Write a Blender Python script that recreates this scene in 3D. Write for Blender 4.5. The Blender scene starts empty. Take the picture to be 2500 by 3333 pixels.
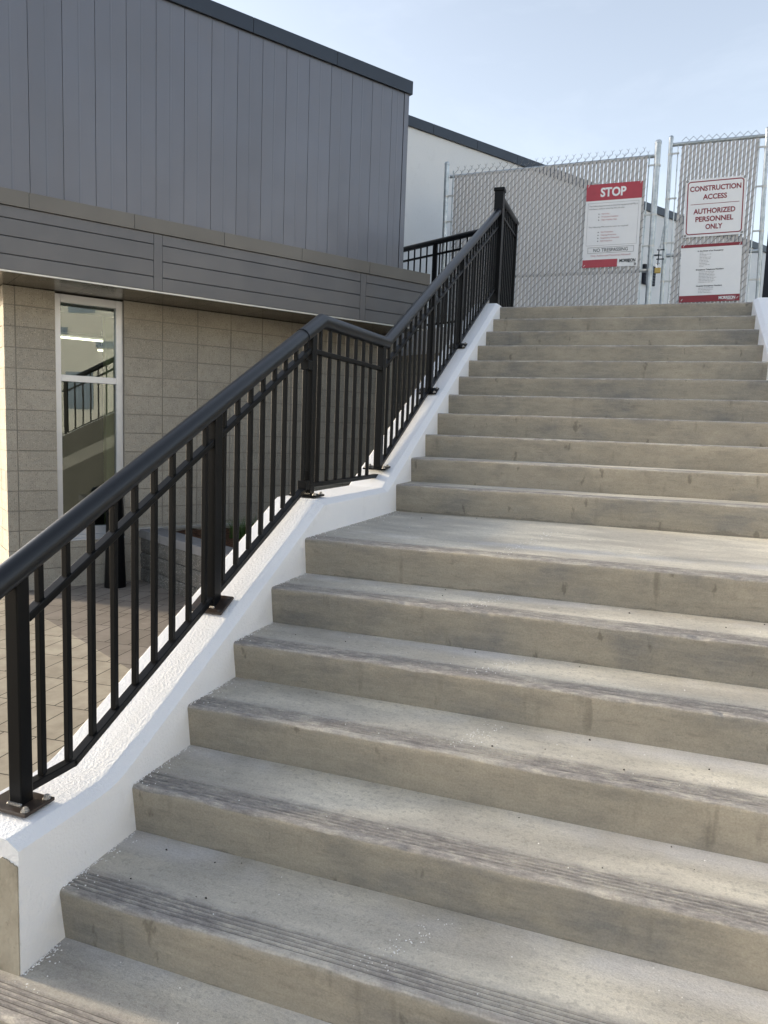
import bpy, math, random
from mathutils import Vector, Matrix, noise as mnoise
random.seed(7)
SC = bpy.context.scene
COL = SC.collection
R = math.radians

# ------------------------------------------------------------------ helpers
def tag(o, label=None, cat=None, group=None, kind=None):
    if label: o['label'] = label
    if cat: o['category'] = cat
    if group: o['group'] = group
    if kind: o['kind'] = kind
    return o

def thing(name, label, cat, base, group=None):
    o = bpy.data.objects.new(name, None)
    o.empty_display_size = 0.1
    COL.objects.link(o)
    o.location = base
    return tag(o, label, cat, group)

class MB:
    def __init__(s):
        s.v = []; s.f = []; s.mi = []; s.uv = None
    def add(s, vs, fs, mi=0):
        o = len(s.v)
        s.v += [tuple(p) for p in vs]
        s.f += [tuple(i + o for i in f) for f in fs]
        s.mi += [mi] * len(fs)
    def box(s, x0, x1, y0, y1, z0, z1, mi=0, T=None):
        vs = [(x, y, z) for z in (z0, z1) for y in (y0, y1) for x in (x0, x1)]
        if T: vs = [T(*p) for p in vs]
        s.add(vs, [(0, 2, 3, 1), (4, 5, 7, 6), (0, 1, 5, 4), (2, 6, 7, 3), (0, 4, 6, 2), (1, 3, 7, 5)], mi)
    def beam(s, p0, p1, w, h, up=(0, 0, 1), mi=0):
        p0 = Vector(p0); p1 = Vector(p1); d = (p1 - p0).normalized()
        side = d.cross(Vector(up)).normalized(); u = side.cross(d)
        a = side * w / 2; b = u * h / 2
        vs = [p0 - a - b, p0 + a - b, p0 + a + b, p0 - a + b, p1 - a - b, p1 + a - b, p1 + a + b, p1 - a + b]
        s.add(vs, [(0, 3, 2, 1), (4, 5, 6, 7), (0, 1, 5, 4), (1, 2, 6, 5), (2, 3, 7, 6), (3, 0, 4, 7)], mi)
    def vbar(s, x, y, zlo, zhi, wx, wy, slope=0.0, mi=0):
        """vertical bar whose ends are cut along a rail slope (dz/dy)"""
        vs = []
        for z in (zlo, zhi):
            for dx, dy in ((-1, -1), (1, -1), (1, 1), (-1, 1)):
                vs.append((x + dx * wx / 2, y + dy * wy / 2, z + dy * wy / 2 * slope))
        s.add(vs, [(0, 3, 2, 1), (4, 5, 6, 7), (0, 1, 5, 4), (1, 2, 6, 5), (2, 3, 7, 6), (3, 0, 4, 7)], mi)
    def tube(s, path, r, n=16, caps=True, mi=0):
        P = [Vector(p) for p in path]; m = len(P)
        rr = r if isinstance(r, (list, tuple)) else [r] * m
        vs = []; fs = []
        d0 = (P[1] - P[0]).normalized()
        ref = Vector((0, 0, 1)) if abs(d0.z) < 0.9 else Vector((0, 1, 0))
        for i in range(m):
            di = (P[i] - P[i - 1]).normalized() if i > 0 else d0
            do = (P[i + 1] - P[i]).normalized() if i < m - 1 else di
            t = (di + do)
            t = t.normalized() if t.length > 1e-6 else di
            a = di.cross(ref).normalized(); b = a.cross(di)
            for k in range(n):
                an = 2 * math.pi * k / n
                q = P[i] + (a * math.cos(an) + b * math.sin(an)) * rr[i]
                den = di.dot(t)
                if abs(den) > 0.2:
                    q = q + di * ((P[i] - q).dot(t) / den)
                vs.append(q)
        for i in range(m - 1):
            for k in range(n):
                k2 = (k + 1) % n
                fs.append((i * n + k, i * n + k2, (i + 1) * n + k2, (i + 1) * n + k))
        if caps:
            fs.append(tuple(range(n - 1, -1, -1)))
            fs.append(tuple((m - 1) * n + k for k in range(n)))
        s.add(vs, fs, mi)
    def prism(s, poly, T, t0, t1, mi=0):
        """2-D polygon extruded from t0 to t1, T(a,b,t)->xyz"""
        n = len(poly)
        vs = [T(a, b, t0) for a, b in poly] + [T(a, b, t1) for a, b in poly]
        fs = [tuple(range(n - 1, -1, -1)), tuple(range(n, 2 * n))]
        for i in range(n):
            j = (i + 1) % n
            fs.append((i, j, n + j, n + i))
        s.add(vs, fs, mi)
    def build(s, name, mats, parent=None, smooth=False, bevel=0, recalc=True, label=None):
        me = bpy.data.meshes.new(name)
        base = Vector(parent.matrix_basis.translation) if parent else Vector((0, 0, 0))
        q = parent
        while q and q.parent:
            q = q.parent; base = base + q.matrix_basis.translation
        me.from_pydata([Vector(p) - base for p in s.v], [], s.f)
        if not isinstance(mats, (list, tuple)): mats = [mats]
        for m in mats: me.materials.append(m)
        me.polygons.foreach_set('material_index', s.mi)
        if s.uv:
            l = me.uv_layers.new(name='UVMap')
            vi = [0] * len(me.loops); me.loops.foreach_get('vertex_index', vi)
            flat = []
            for i in vi: flat += s.uv[i]
            l.data.foreach_set('uv', flat)
        if recalc:
            import bmesh
            bm = bmesh.new(); bm.from_mesh(me)
            bmesh.ops.recalc_face_normals(bm, faces=bm.faces); bm.to_mesh(me); bm.free()
        if smooth:
            me.polygons.foreach_set('use_smooth', [True] * len(me.polygons))
        me.update()
        o = bpy.data.objects.new(name, me); COL.objects.link(o)
        if parent: o.parent = parent
        if smooth == 'auto':
            me.set_sharp_from_angle(angle=R(40))
        if bevel:
            b = o.modifiers.new('bevel', 'BEVEL'); b.width = bevel; b.segments = 2; b.limit_method = 'ANGLE'; b.angle_limit = R(35)
        if label: o['label'] = label
        return o

# ------------------------------------------------------------------ node helpers
class NT:
    def __init__(s, name):
        s.m = bpy.data.materials.new(name); s.m.use_nodes = True
        s.t = s.m.node_tree; s.t.nodes.clear()
        s.out = s.n('ShaderNodeOutputMaterial')
        s.geo = s.n('ShaderNodeNewGeometry'); s.P = s.geo.outputs['Position']
    def n(s, ty, **kw):
        x = s.t.nodes.new(ty)
        for k, v in kw.items(): setattr(x, k, v)
        return x
    def l(s, a, b): s.t.links.new(a, b)
    def noise(s, scale, detail=4, rough=0.55, vec=None, stretch=None, off=None):
        x = s.n('ShaderNodeTexNoise'); x.inputs['Scale'].default_value = scale
        x.inputs['Detail'].default_value = detail; x.inputs['Roughness'].default_value = rough
        v = vec or s.P
        if stretch or off:
            mp = s.n('ShaderNodeMapping')
            if stretch: mp.inputs['Scale'].default_value = stretch
            if off: mp.inputs['Location'].default_value = off
            s.l(v, mp.inputs['Vector']); v = mp.outputs[0]
        s.l(v, x.inputs['Vector']); return x.outputs['Fac']
    def voro(s, scale, vec=None, feature='F1', out='Distance', stretch=None):
        x = s.n('ShaderNodeTexVoronoi'); x.feature = feature; x.inputs['Scale'].default_value = scale
        v = vec or s.P
        if stretch:
            mp = s.n('ShaderNodeMapping'); mp.inputs['Scale'].default_value = stretch; s.l(v, mp.inputs['Vector']); v = mp.outputs[0]
        s.l(v, x.inputs['Vector']); return x.outputs[out]
    def ramp(s, fac, stops, interp='LINEAR'):
        x = s.n('ShaderNodeValToRGB'); x.color_ramp.interpolation = interp
        e = x.color_ramp.elements
        while len(e) < len(stops): e.new(0.5)
        for i, (p, c) in enumerate(stops):
            e[i].position = p
            e[i].color = (c, c, c, 1) if isinstance(c, (int, float)) else (*c, 1)
        s.l(fac, x.inputs[0]); return x.outputs[0]
    def mix(s, fac, a, b, mode='MIX'):
        x = s.n('ShaderNodeMix', data_type='RGBA', blend_type=mode)
        for inp, val in ((x.inputs['Factor'], fac), (x.inputs[6], a), (x.inputs[7], b)):
            if isinstance(val, (int, float)): inp.default_value = val if inp.name == 'Factor' else (val, val, val, 1)
            elif isinstance(val, tuple): inp.default_value = (*val, 1)
            else: s.l(val, inp)
        return x.outputs[2]
    def math(s, op, a, b=0.0, clamp=False):
        x = s.n('ShaderNodeMath', operation=op); x.use_clamp = clamp
        for i, v in enumerate((a, b)):
            if isinstance(v, (int, float)): x.inputs[i].default_value = v
            else: s.l(v, x.inputs[i])
        return x.outputs[0]
    def bump(s, h, strength=0.3, dist=0.01, normal=None):
        x = s.n('ShaderNodeBump'); x.inputs['Strength'].default_value = strength; x.inputs['Distance'].default_value = dist
        s.l(h, x.inputs['Height'])
        if normal: s.l(normal, x.inputs['Normal'])
        return x.outputs[0]
    def pbr(s, color, rough=0.7, metal=0.0, normal=None, spec=0.5, emit=None, estr=0, coat=0):
        b = s.n('ShaderNodeBsdfPrincipled')
        if isinstance(color, tuple): b.inputs['Base Color'].default_value = (*color, 1)
        else: s.l(color, b.inputs['Base Color'])
        if isinstance(rough, (int, float)): b.inputs['Roughness'].default_value = rough
        else: s.l(rough, b.inputs['Roughness'])
        b.inputs['Metallic'].default_value = metal
        b.inputs['Specular IOR Level'].default_value = spec
        b.inputs['Coat Weight'].default_value = coat
        if normal: s.l(normal, b.inputs['Normal'])
        if emit:
            b.inputs['Emission Color'].default_value = (*emit, 1); b.inputs['Emission Strength'].default_value = estr
        s.l(b.outputs[0], s.out.inputs[0]); s.b = b
        return s.m

def plain(name, col, rough=0.6, metal=0.0, var=0.12, scale=8, spec=0.5, bump=0.0, bscale=200):
    t = NT(name)
    f = t.noise(scale, 5)
    c = t.mix(f, tuple(x * (1 - var) for x in col), tuple(min(1, x * (1 + var)) for x in col))
    nb = t.bump(t.noise(bscale, 3), bump, 0.002) if bump else None
    return t.pbr(c, rough, metal, nb, spec)

# ------------------------------------------------------------------ materials
def mat_steps():
    t = NT('stair_concrete')
    uv = t.n('ShaderNodeUVMap'); uv.uv_map = 'UVMap'
    sep = t.n('ShaderNodeSeparateXYZ'); t.l(uv.outputs[0], sep.inputs[0])
    V = sep.outputs['Y']
    # riser: trowelled tan mortar with grey damp patches, smears, drips, pinholes and a dirty foot
    big = t.noise(1.9, 5, 0.62, stretch=(1, 1, 1.5))
    r0 = t.ramp(big, [(0.34, (0.205, 0.199, 0.186)), (0.47, (0.290, 0.266, 0.220)), (0.60, (0.340, 0.306, 0.247)), (0.72, (0.405, 0.366, 0.295))])
    sm = t.noise(7.5, 7, 0.68, stretch=(0.8, 1, 1.1))
    r1 = t.mix(t.ramp(sm, [(0.32, 0.45), (0.48, 0.0)]), r0, (0.19, 0.182, 0.165))
    trow = t.noise(30, 6, 0.68, stretch=(0.22, 1, 1.4))
    r2 = t.mix(t.ramp(trow, [(0.42, 0.0), (0.78, 0.45)]), r1, (0.43, 0.395, 0.32))
    r2 = t.mix(t.ramp(t.noise(34, 5, 0.7, stretch=(0.3, 1, 1.2), off=(5, 0, 2)), [(0.30, 0.4), (0.42, 0.0)]), r2, (0.17, 0.158, 0.135))
    drip = t.math('MULTIPLY', t.ramp(t.noise(17, 3, 0.5, stretch=(1, 1, 0.12)), [(0.60, 0.0), (0.70, 0.55)]), t.ramp(t.noise(2.2, 4, 0.6, off=(9, 0, 4)), [(0.48, 0.0), (0.60, 1.0)]))
    r2 = t.mix(drip, r2, (0.15, 0.138, 0.115))
    sc = t.noise(7.5, 4, 0.55, stretch=(1.9, 1, 0.8), off=(3.1, 0, 1.7))
    r3 = t.mix(t.ramp(sc, [(0.66, 0.0), (0.71, 0.55)]), r2, (0.115, 0.104, 0.085))
    pin = t.math('MULTIPLY', t.math('LESS_THAN', t.voro(70), 0.11), t.ramp(t.noise(3.3, 3), [(0.60, 0.0), (0.70, 0.5)]))
    r3 = t.mix(pin, r3, (0.07, 0.065, 0.055))
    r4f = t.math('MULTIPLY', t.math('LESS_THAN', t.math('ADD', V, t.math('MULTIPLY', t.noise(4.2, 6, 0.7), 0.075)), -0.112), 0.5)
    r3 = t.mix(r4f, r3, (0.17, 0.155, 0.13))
    # tread: light broomed cement, cream in the middle, greyer by the left wall from dirt and painted shadow
    st = t.noise(9, 6, 0.62, stretch=(0.35, 1, 1))
    t0 = t.ramp(st, [(0.28, (0.52, 0.490, 0.420)), (0.5, (0.635, 0.598, 0.508)), (0.72, (0.72, 0.675, 0.575))])
    cl = t.noise(2.3, 4, 0.55, stretch=(0.7, 1.5, 1))
    t1 = t.mix(t.ramp(cl, [(0.40, 0.6), (0.58, 0.0)]), t0, (0.36, 0.338, 0.300))
    sp = t.noise(60, 3, 0.6)
    t2 = t.mix(t.ramp(sp, [(0.34, 0.35), (0.46, 0.0)]), t1, (0.24, 0.225, 0.20))
    t2 = t.mix(t.ramp(t.noise(11, 7, 0.7, stretch=(0.6, 1, 1), off=(2, 7, 0)), [(0.33, 0.22), (0.47, 0.0)]), t2, (0.30, 0.285, 0.255))
    t2 = t.mix(t.ramp(t.noise(40, 5, 0.7, stretch=(0.10, 1.6, 1), off=(1, 3, 0)), [(0.62, 0.0), (0.74, 0.5)]), t2, (0.70, 0.67, 0.58))
    Xs = sep.outputs['X']
    grime_shade = t.math('MULTIPLY', t.ramp(t.math('ADD', Xs, t.math('MULTIPLY', t.math('SUBTRACT', t.noise(2.6, 5, 0.6), 0.5), 0.9)), [(0.0, 0.75), (0.10, 0.6), (0.50, 0.0)]), t.ramp(t.noise(8, 6, 0.7, stretch=(0.4, 1, 1)), [(0.3, 0.55), (0.65, 1.0)]))
    t2 = t.mix(grime_shade, t2, (0.27, 0.256, 0.236))  # some dirt, plus the wall's shadow painted into the tread colour
    t2 = t.mix(t.ramp(t.noise(1.1, 5, 0.65, stretch=(0.8, 3, 3), off=(4, 2, 8)), [(0.52, 0.0), (0.64, 0.55)]), t2, (0.43, 0.398, 0.345))
    # worn, grimy band over the grooves at the nosing
    wob = t.math('ADD', V, t.math('MULTIPLY', t.math('SUBTRACT', t.noise(3.0, 4), 0.5), 0.05))
    band = t.ramp(t.math('MULTIPLY', wob, 5.0), [(0.0, 0.9), (0.02, 0.95), (0.46, 0.85), (0.62, 0.0)])
    streak = t.noise(34, 6, 0.75, stretch=(0.40, 1.6, 1))
    bc = t.ramp(streak, [(0.33, (0.160, 0.149, 0.144)), (0.50, (0.275, 0.258, 0.245)), (0.68, (0.50, 0.470, 0.410))])
    patch = t.ramp(t.noise(3.2, 5, 0.65, stretch=(0.8, 1, 1)), [(0.34, 0.45), (0.52, 1.0)])
    t3 = t.mix(t.math('MULTIPLY', band, patch), t2, bc)
    # groove bottoms hold dirt
    fr = t.math('FRACT', t.math('DIVIDE', t.math('SUBTRACT', V, 0.0255), 0.0155))
    ing = t.math('MULTIPLY', t.math('GREATER_THAN', V, 0.0255), t.math('LESS_THAN', V, 0.0255 + 0.0155 * 5))
    gd = t.math('MULTIPLY', t.math('MULTIPLY', ing, t.math('LESS_THAN', fr, 0.42)), t.ramp(t.noise(5, 4), [(0.25, 0.45), (0.5, 0.9)]))
    t3b = t.mix(gd, t3, (0.105, 0.097, 0.092))
    # cement slurry along the nosing lip
    lip = t.ramp(t.math('ADD', t.math('MULTIPLY', wob, 8.0), 0.5), [(0.46, 0.0), (0.485, 0.35), (0.505, 0.25), (0.53, 0.0)])
    t4 = t.mix(t.math('MULTIPLY', lip, t.ramp(t.noise(38, 6, 0.75), [(0.42, 0.0), (0.6, 1.0)])), t3b, (0.42, 0.39, 0.33))
    # pale grey-blue shadow tone painted across the back of the tread
    back_shade = t.math('MULTIPLY', t.ramp(t.math('MULTIPLY', wob, 2.4), [(0.50, 0.0), (0.68, 0.75), (0.84, 0.75), (0.97, 0.0)]), t.ramp(t.noise(1.3, 4, 0.6), [(0.44, 0.0), (0.60, 0.8)]))
    t5 = t.mix(back_shade, t4, (0.62, 0.62, 0.64))
    isr = t.ramp(t.math('ADD', t.math('MULTIPLY', wob, 20.0), 0.5), [(0.34, 0.0), (0.44, 1.0)])
    isr2 = t.math('MULTIPLY', isr, 1.0)
    col = t.mix(isr2, r3, t5)
    fine = t.ramp(t.noise(170, 4, 0.75), [(0.30, 0.80), (0.5, 1.03), (0.70, 1.22)])
    col = t.mix(0.8, col, fine, 'MULTIPLY')
    broom = t.ramp(t.noise(75, 4, 0.7, stretch=(0.09, 1, 0.6)), [(0.32, 0.74), (0.5, 1.0), (0.68, 1.18)])
    col = t.mix(t.math('MULTIPLY', isr2, 0.16), col, t.mix(1.0, col, broom, 'MULTIPLY'))
    fle = t.ramp(t.noise(52, 5, 0.7, off=(3, 1, 6)), [(0.66, 0.0), (0.74, 0.55)])
    col = t.mix(fle, col, t.mix(1.0, col, (0.62, 0.60, 0.57), 'MULTIPLY'))
    nz = t.geo.outputs['Normal']
    h = t.math('ADD', t.noise(220, 4, 0.7), t.math('MULTIPLY', t.noise(35, 7, 0.7, stretch=(0.45, 1, 1)), 2.2))
    return t.pbr(col, 0.9, 0, t.bump(h, 0.5, 0.005), 0.25)

def mat_stucco(name, col, amp=0.8):
    t = NT(name)
    c = t.mix(t.noise(3, 5), tuple(x * 0.93 for x in col), col)
    c = t.mix(t.ramp(t.noise(0.9, 4), [(0.45, 0.0), (0.8, 0.35)]), c, tuple(x * 0.86 for x in col))
    c = t.mix(t.ramp(t.noise(6, 6, 0.68), [(0.56, 0.0), (0.74, 0.30)]), c, tuple(x * 0.72 for x in col))
    c = t.mix(t.ramp(t.noise(28, 4, 0.6), [(0.66, 0.0), (0.76, 0.35)]), c, tuple(x * 0.6 for x in col))
    h = t.math('ADD', t.math('MULTIPLY', t.ramp(t.noise(100, 4, 0.6), [(0.35, 0.0), (0.68, 1.0)]), 1.0), t.math('MULTIPLY', t.noise(260, 3, 0.6), 0.3))
    return t.pbr(c, 0.85, 0, t.bump(h, amp, 0.006), 0.2)

def mat_bare():
    t = NT('bare_concrete')
    c = t.ramp(t.noise(7, 6, 0.65), [(0.3, (0.20, 0.18, 0.14)), (0.5, (0.33, 0.30, 0.24)), (0.75, (0.42, 0.39, 0.32))])
    c = t.mix(t.ramp(t.noise(18, 4), [(0.62, 0), (0.7, 0.7)]), c, (0.13, 0.11, 0.085))
    return t.pbr(c, 0.9, 0, t.bump(t.noise(90, 5), 0.4, 0.005), 0.2)

def mat_block(name, a, b, chip):
    t = NT(name)
    c = t.mix(t.noise(2.5, 3), a, b)
    c = t.mix(t.ramp(t.geo.outputs['Random Per Island'], [(0.0, 0.42), (0.55, 0.0), (1.0, 0.0)]), c, tuple(x * 0.72 for x in a))
    c = t.mix(t.ramp(t.noise(7, 5, 0.65), [(0.38, 0.4), (0.52, 0.0)]), c, tuple(x * 0.74 for x in a))
    c = t.mix(t.ramp(t.noise(0.8, 3), [(0.4, 0), (0.7, 0.4)]), c, tuple(x * 0.8 for x in a))
    vd = t.voro(95); vc = t.voro(95, out='Color')
    sp = t.n('ShaderNodeSeparateColor'); t.l(vc, sp.inputs[0])
    chips = t.math('MULTIPLY', t.math('LESS_THAN', vd, 0.36), t.math('GREATER_THAN', sp.outputs[0], 0.62))
    darks = t.math('MULTIPLY', t.math('LESS_THAN', vd, 0.36), t.math('LESS_THAN', sp.outputs[0], 0.20))
    c = t.mix(t.math('MULTIPLY', chips, 0.7), c, chip)
    c = t.mix(t.math('MULTIPLY', darks, 0.6), c, tuple(x * 0.35 for x in a))
    c = t.mix(t.ramp(t.noise(160, 4, 0.7), [(0.32, 0.5), (0.5, 0)]), c, tuple(x * 0.5 for x in a))
    return t.pbr(c, 0.88, 0, t.bump(t.math('ADD', t.noise(180, 4), t.math('MULTIPLY', t.noise(25, 5, 0.6), 1.5)), 0.5, 0.004), 0.25)

def mat_panel(name, col, rough=0.42, spec=0.5):
    t = NT(name)
    c = t.mix(t.noise(1.2, 4), tuple(x * 0.93 for x in col), tuple(x * 1.05 for x in col))
    c = t.mix(t.geo.outputs['Random Per Island'], c, t.mix(0.5, c, tuple(x * 0.86 for x in col)))
    c = t.mix(t.ramp(t.noise(5, 5, 0.6, stretch=(1, 1, 0.12)), [(0.42, 0), (0.8, 0.25)]), c, tuple(x * 0.82 for x in col))
    rr = t.ramp(t.noise(3, 4), [(0.3, rough - 0.05), (0.7, rough + 0.06)])
    h = t.math('ADD', t.math('MULTIPLY', t.noise(3.5, 2, 0.4, stretch=(1, 1, 0.35)), 3.0), t.math('MULTIPLY', t.noise(420, 2), 0.12))
    return t.pbr(c, rr, 0.38, t.bump(h, 0.14, 0.006), spec)

def mat_galv():
    t = NT('galvanised_steel')
    c = t.ramp(t.noise(22, 5, 0.65, stretch=(1, 1, 0.6)), [(0.3, (0.30, 0.34, 0.36)), (0.5, (0.46, 0.50, 0.52)), (0.75, (0.58, 0.61, 0.62))])
    return t.pbr(c, t.ramp(t.noise(40, 3), [(0.3, 0.36), (0.7, 0.5)]), 0.75, t.bump(t.noise(60, 4), 0.08, 0.003), 0.5)

def mat_pavers():
    t = NT('concrete_pavers')
    sx = t.n('ShaderNodeSeparateXYZ'); t.l(t.P, sx.inputs[0])
    X = sx.outputs['X']; Yy = sx.outputs['Y']
    v = t.n('ShaderNodeVectorRotate'); v.rotation_type = 'Z_AXIS'
    v.inputs['Angle'].default_value = R(-5)
    t.l(t.P, v.inputs['Vector'])
    off = t.n('ShaderNodeVectorMath', operation='ADD'); off.inputs[1].default_value = (0.05, 0.006, 0); t.l(v.outputs[0], off.inputs[0])
    br = t.n('ShaderNodeTexBrick')
    br.inputs['Scale'].default_value = 1.0; br.inputs['Brick Width'].default_value = 0.206; br.inputs['Row Height'].default_value = 0.40
    br.inputs['Mortar Size'].default_value = 0.0042; br.inputs['Mortar Smooth'].default_value = 0.2
    br.inputs['Color1'].default_value = (0.2, 0.2, 0.2, 1); br.inputs['Color2'].default_value = (0.8, 0.8, 0.8, 1); br.inputs['Mortar'].default_value = (0, 0, 0, 1)
    br.offset = 0.45
    t.l(off.outputs[0], br.inputs['Vector'])
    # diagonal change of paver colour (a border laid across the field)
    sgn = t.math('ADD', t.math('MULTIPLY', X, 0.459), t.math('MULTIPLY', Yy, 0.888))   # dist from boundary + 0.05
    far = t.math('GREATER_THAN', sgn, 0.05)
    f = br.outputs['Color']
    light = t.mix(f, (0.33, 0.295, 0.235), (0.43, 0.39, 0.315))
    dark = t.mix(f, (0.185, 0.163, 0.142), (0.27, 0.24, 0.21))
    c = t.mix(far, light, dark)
    c = t.mix(t.ramp(t.noise(5, 6, 0.65), [(0.35, 0.35), (0.6, 0.0)]), c, (0.12, 0.10, 0.08))
    c = t.mix(t.ramp(t.noise(9, 5, 0.6, stretch=(1, 2, 1)), [(0.60, 0.0), (0.78, 0.35)]), c, (0.46, 0.42, 0.35))
    c = t.mix(t.math('MULTIPLY', br.outputs['Fac'], 0.92), c, (0.025, 0.022, 0.018))
    h = t.math('SUBTRACT', t.math('MULTIPLY', t.noise(120, 4), 0.25), br.outputs['Fac'])
    return t.pbr(c, 0.85, 0, t.bump(h, 0.5, 0.004), 0.25)

def mat_mulch():
    t = NT('bark_mulch')
    vc = t.voro(40, out='Color', stretch=(1, 2.4, 1))
    s = t.n('ShaderNodeSeparateColor'); t.l(vc, s.inputs[0])
    c = t.ramp(s.outputs[0], [(0.0, (0.02, 0.011, 0.007)), (0.5, (0.065, 0.030, 0.017)), (1.0, (0.15, 0.075, 0.04))])
    return t.pbr(c, 0.95, 0, t.bump(t.voro(40, stretch=(1, 2.4, 1)), 0.9, 0.02), 0.2)

def mat_glass():
    t = NT('window_glass')
    fr = t.n('ShaderNodeFresnel'); fr.inputs['IOR'].default_value = 1.6
    tr = t.n('ShaderNodeBsdfTransparent'); tr.inputs[0].default_value = (0.62, 0.70, 0.62, 1)
    gl = t.n('ShaderNodeBsdfGlossy'); gl.inputs['Roughness'].default_value = 0.0; gl.inputs[0].default_value = (0.80, 0.90, 0.92, 1)
    nb = t.bump(t.noise(1.3, 2), 0.03, 0.02); t.l(nb, gl.inputs['Normal'])
    mx = t.n('ShaderNodeMixShader'); t.l(t.math('MINIMUM', t.math('MULTIPLY', fr.outputs[0], 2.7), 1.0), mx.inputs[0])
    t.l(tr.outputs[0], mx.inputs[1]); t.l(gl.outputs[0], mx.inputs[2]); t.l(mx.outputs[0], t.out.inputs[0])
    return t.m

M = {}
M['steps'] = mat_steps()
M['stucco'] = mat_stucco('white_stucco', (0.77, 0.79, 0.82), 0.30)
M['stucco_far'] = mat_stucco('building_stucco', (0.68, 0.69, 0.695), 0.25)
M['bare'] = mat_bare()
M['plband'] = plain('grey_plaster', (0.24, 0.24, 0.23), 0.9, 0, 0.2, 4)
M['outer'] = plain('grey_wall_outside', (0.10, 0.10, 0.092), 0.9, 0, 0.3, 3)
M['black'] = plain('black_powder_coat', (0.0036, 0.0041, 0.0050), 0.36, 0.0, 0.15, 30, 0.17, 0.08, 500)
M['hand'] = plain('black_handrail_paint', (0.0055, 0.0068, 0.0092), 0.34, 0.0, 0.15, 30, 0.42, 0.08, 500)
M['plate'] = plain('bronze_plate', (0.045, 0.033, 0.026), 0.35, 0.3, 0.2, 20)
M['bolt'] = plain('zinc_bolt', (0.42, 0.41, 0.39), 0.5, 0.6, 0.1, 60)
M['block'] = mat_block('ground_face_block', (0.385, 0.356, 0.302), (0.445, 0.412, 0.350), (0.5, 0.47, 0.40))
M['mortar'] = plain('mortar', (0.27, 0.25, 0.22), 0.95, 0, 0.15, 30)
M['panel'] = mat_panel('grey_metal_panel', (0.132, 0.137, 0.158), 0.37)
M['fascia'] = mat_panel('fascia_metal', (0.108, 0.109, 0.117), 0.40)
M['trim'] = mat_panel('taupe_trim', (0.128, 0.121, 0.110), 0.42)
M['soffit'] = mat_panel('soffit_metal', (0.125, 0.115, 0.095), 0.22, 0.6)
M['coping'] = mat_panel('dark_coping', (0.022, 0.030, 0.043), 0.38)
M['flash'] = plain('aluminium_flashing', (0.5, 0.5, 0.48), 0.4, 0.5, 0.08)
M['alu'] = plain('window_aluminium', (0.60, 0.62, 0.65), 0.38, 0.35, 0.05, 3)
M['glass'] = mat_glass()
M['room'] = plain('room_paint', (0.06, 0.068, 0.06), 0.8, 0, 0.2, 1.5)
M['room_bright'] = plain('room_column_paint', (0.62, 0.66, 0.40), 0.7, 0, 0.1, 2)
t = NT('lit_tube'); M['tube'] = t.pbr((0.9, 0.9, 0.8), 0.4, emit=(1.0, 0.95, 0.75), estr=1.3)
M['galv'] = mat_galv()
M['wire'] = plain('grey_wire', (0.15, 0.155, 0.16), 0.45, 0.5, 0.25, 40)
M['slat'] = plain('grey_plastic_slat', (0.50, 0.488, 0.482), 0.5, 0, 0.07, 6)
M['red'] = plain('sign_red', (0.40, 0.045, 0.065), 0.4, 0, 0.12, 14)
M['darkred'] = plain('sign_dark_red', (0.23, 0.018, 0.03), 0.4, 0, 0.1, 14)
M['white'] = plain('sign_white', (0.78, 0.79, 0.80), 0.35, 0, 0.04, 9)
M['ink'] = plain('sign_ink', (0.02, 0.02, 0.022), 0.5)
M['greyink'] = plain('faded_grey_ink', (0.30, 0.30, 0.31), 0.5)
M['pinkink'] = plain('faded_red_ink', (0.55, 0.30, 0.32), 0.5)
M['brass'] = plain('brass', (0.42, 0.30, 0.09), 0.4, 0.5, 0.2, 60)
M['chrome'] = plain('steel_shackle', (0.65, 0.65, 0.65), 0.2, 0.95, 0.05)
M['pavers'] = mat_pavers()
M['planter'] = mat_block('split_face_block', (0.115, 0.113, 0.105), (0.165, 0.16, 0.15), (0.42, 0.41, 0.38))
M['capstone'] = plain('cap_stone', (0.20, 0.20, 0.205), 0.85, 0, 0.2, 9, 0.3, 0.3, 120)
M['mulch'] = mat_mulch()
M['leaf'] = plain('grass_leaf', (0.06, 0.12, 0.025), 0.6, 0, 0.5, 25)
M['screen'] = plain('navy_screen_cloth', (0.008, 0.010, 0.018), 0.8, 0, 0.2, 40)
M['terrace'] = plain('terrace_concrete', (0.33, 0.32, 0.29), 0.9, 0, 0.15, 3)
M['flake'] = plain('white_paint_flake', (0.82, 0.82, 0.82), 0.7, 0, 0.03)
M['pebble'] = plain('dark_grit', (0.03, 0.027, 0.022), 0.9, 0, 0.3, 60)
M['cream'] = mat_stucco('cream_stucco', (0.54, 0.54, 0.51), 0.3)
M['blueband'] = plain('blue_grey_glazing', (0.10, 0.15, 0.21), 0.25, 0, 0.1)

# ------------------------------------------------------------------ site frame
PLZ = -1.19          # plaza level
TER = 1.815          # terrace level (top of the stairs)
UX, UY = 0.5561, 0.8311                     # along the building front
def W(u, n, z): return (u * UX + n * UY, u * UY - n * UX, z)

# nosing of each step, top to bottom: (y, z)
NOS = [(4.572, 1.815), (4.262, 1.647), (3.946, 1.483), (3.608, 1.313), (3.278, 1.148), (2.940, 0.982),
       (2.630, 0.817), (2.322, 0.660), (2.012, 0.497), (1.688, 0.337), (1.380, 0.174), (0.028, -0.002),
       (-0.300, -0.174), (-0.612, -0.336), (-0.925, -0.487), (-1.230, -0.646), (-1.549, -0.812), (-1.815, -0.973), (-2.14, PLZ)]
XR = 2.352
HF = 0.0155

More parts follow.
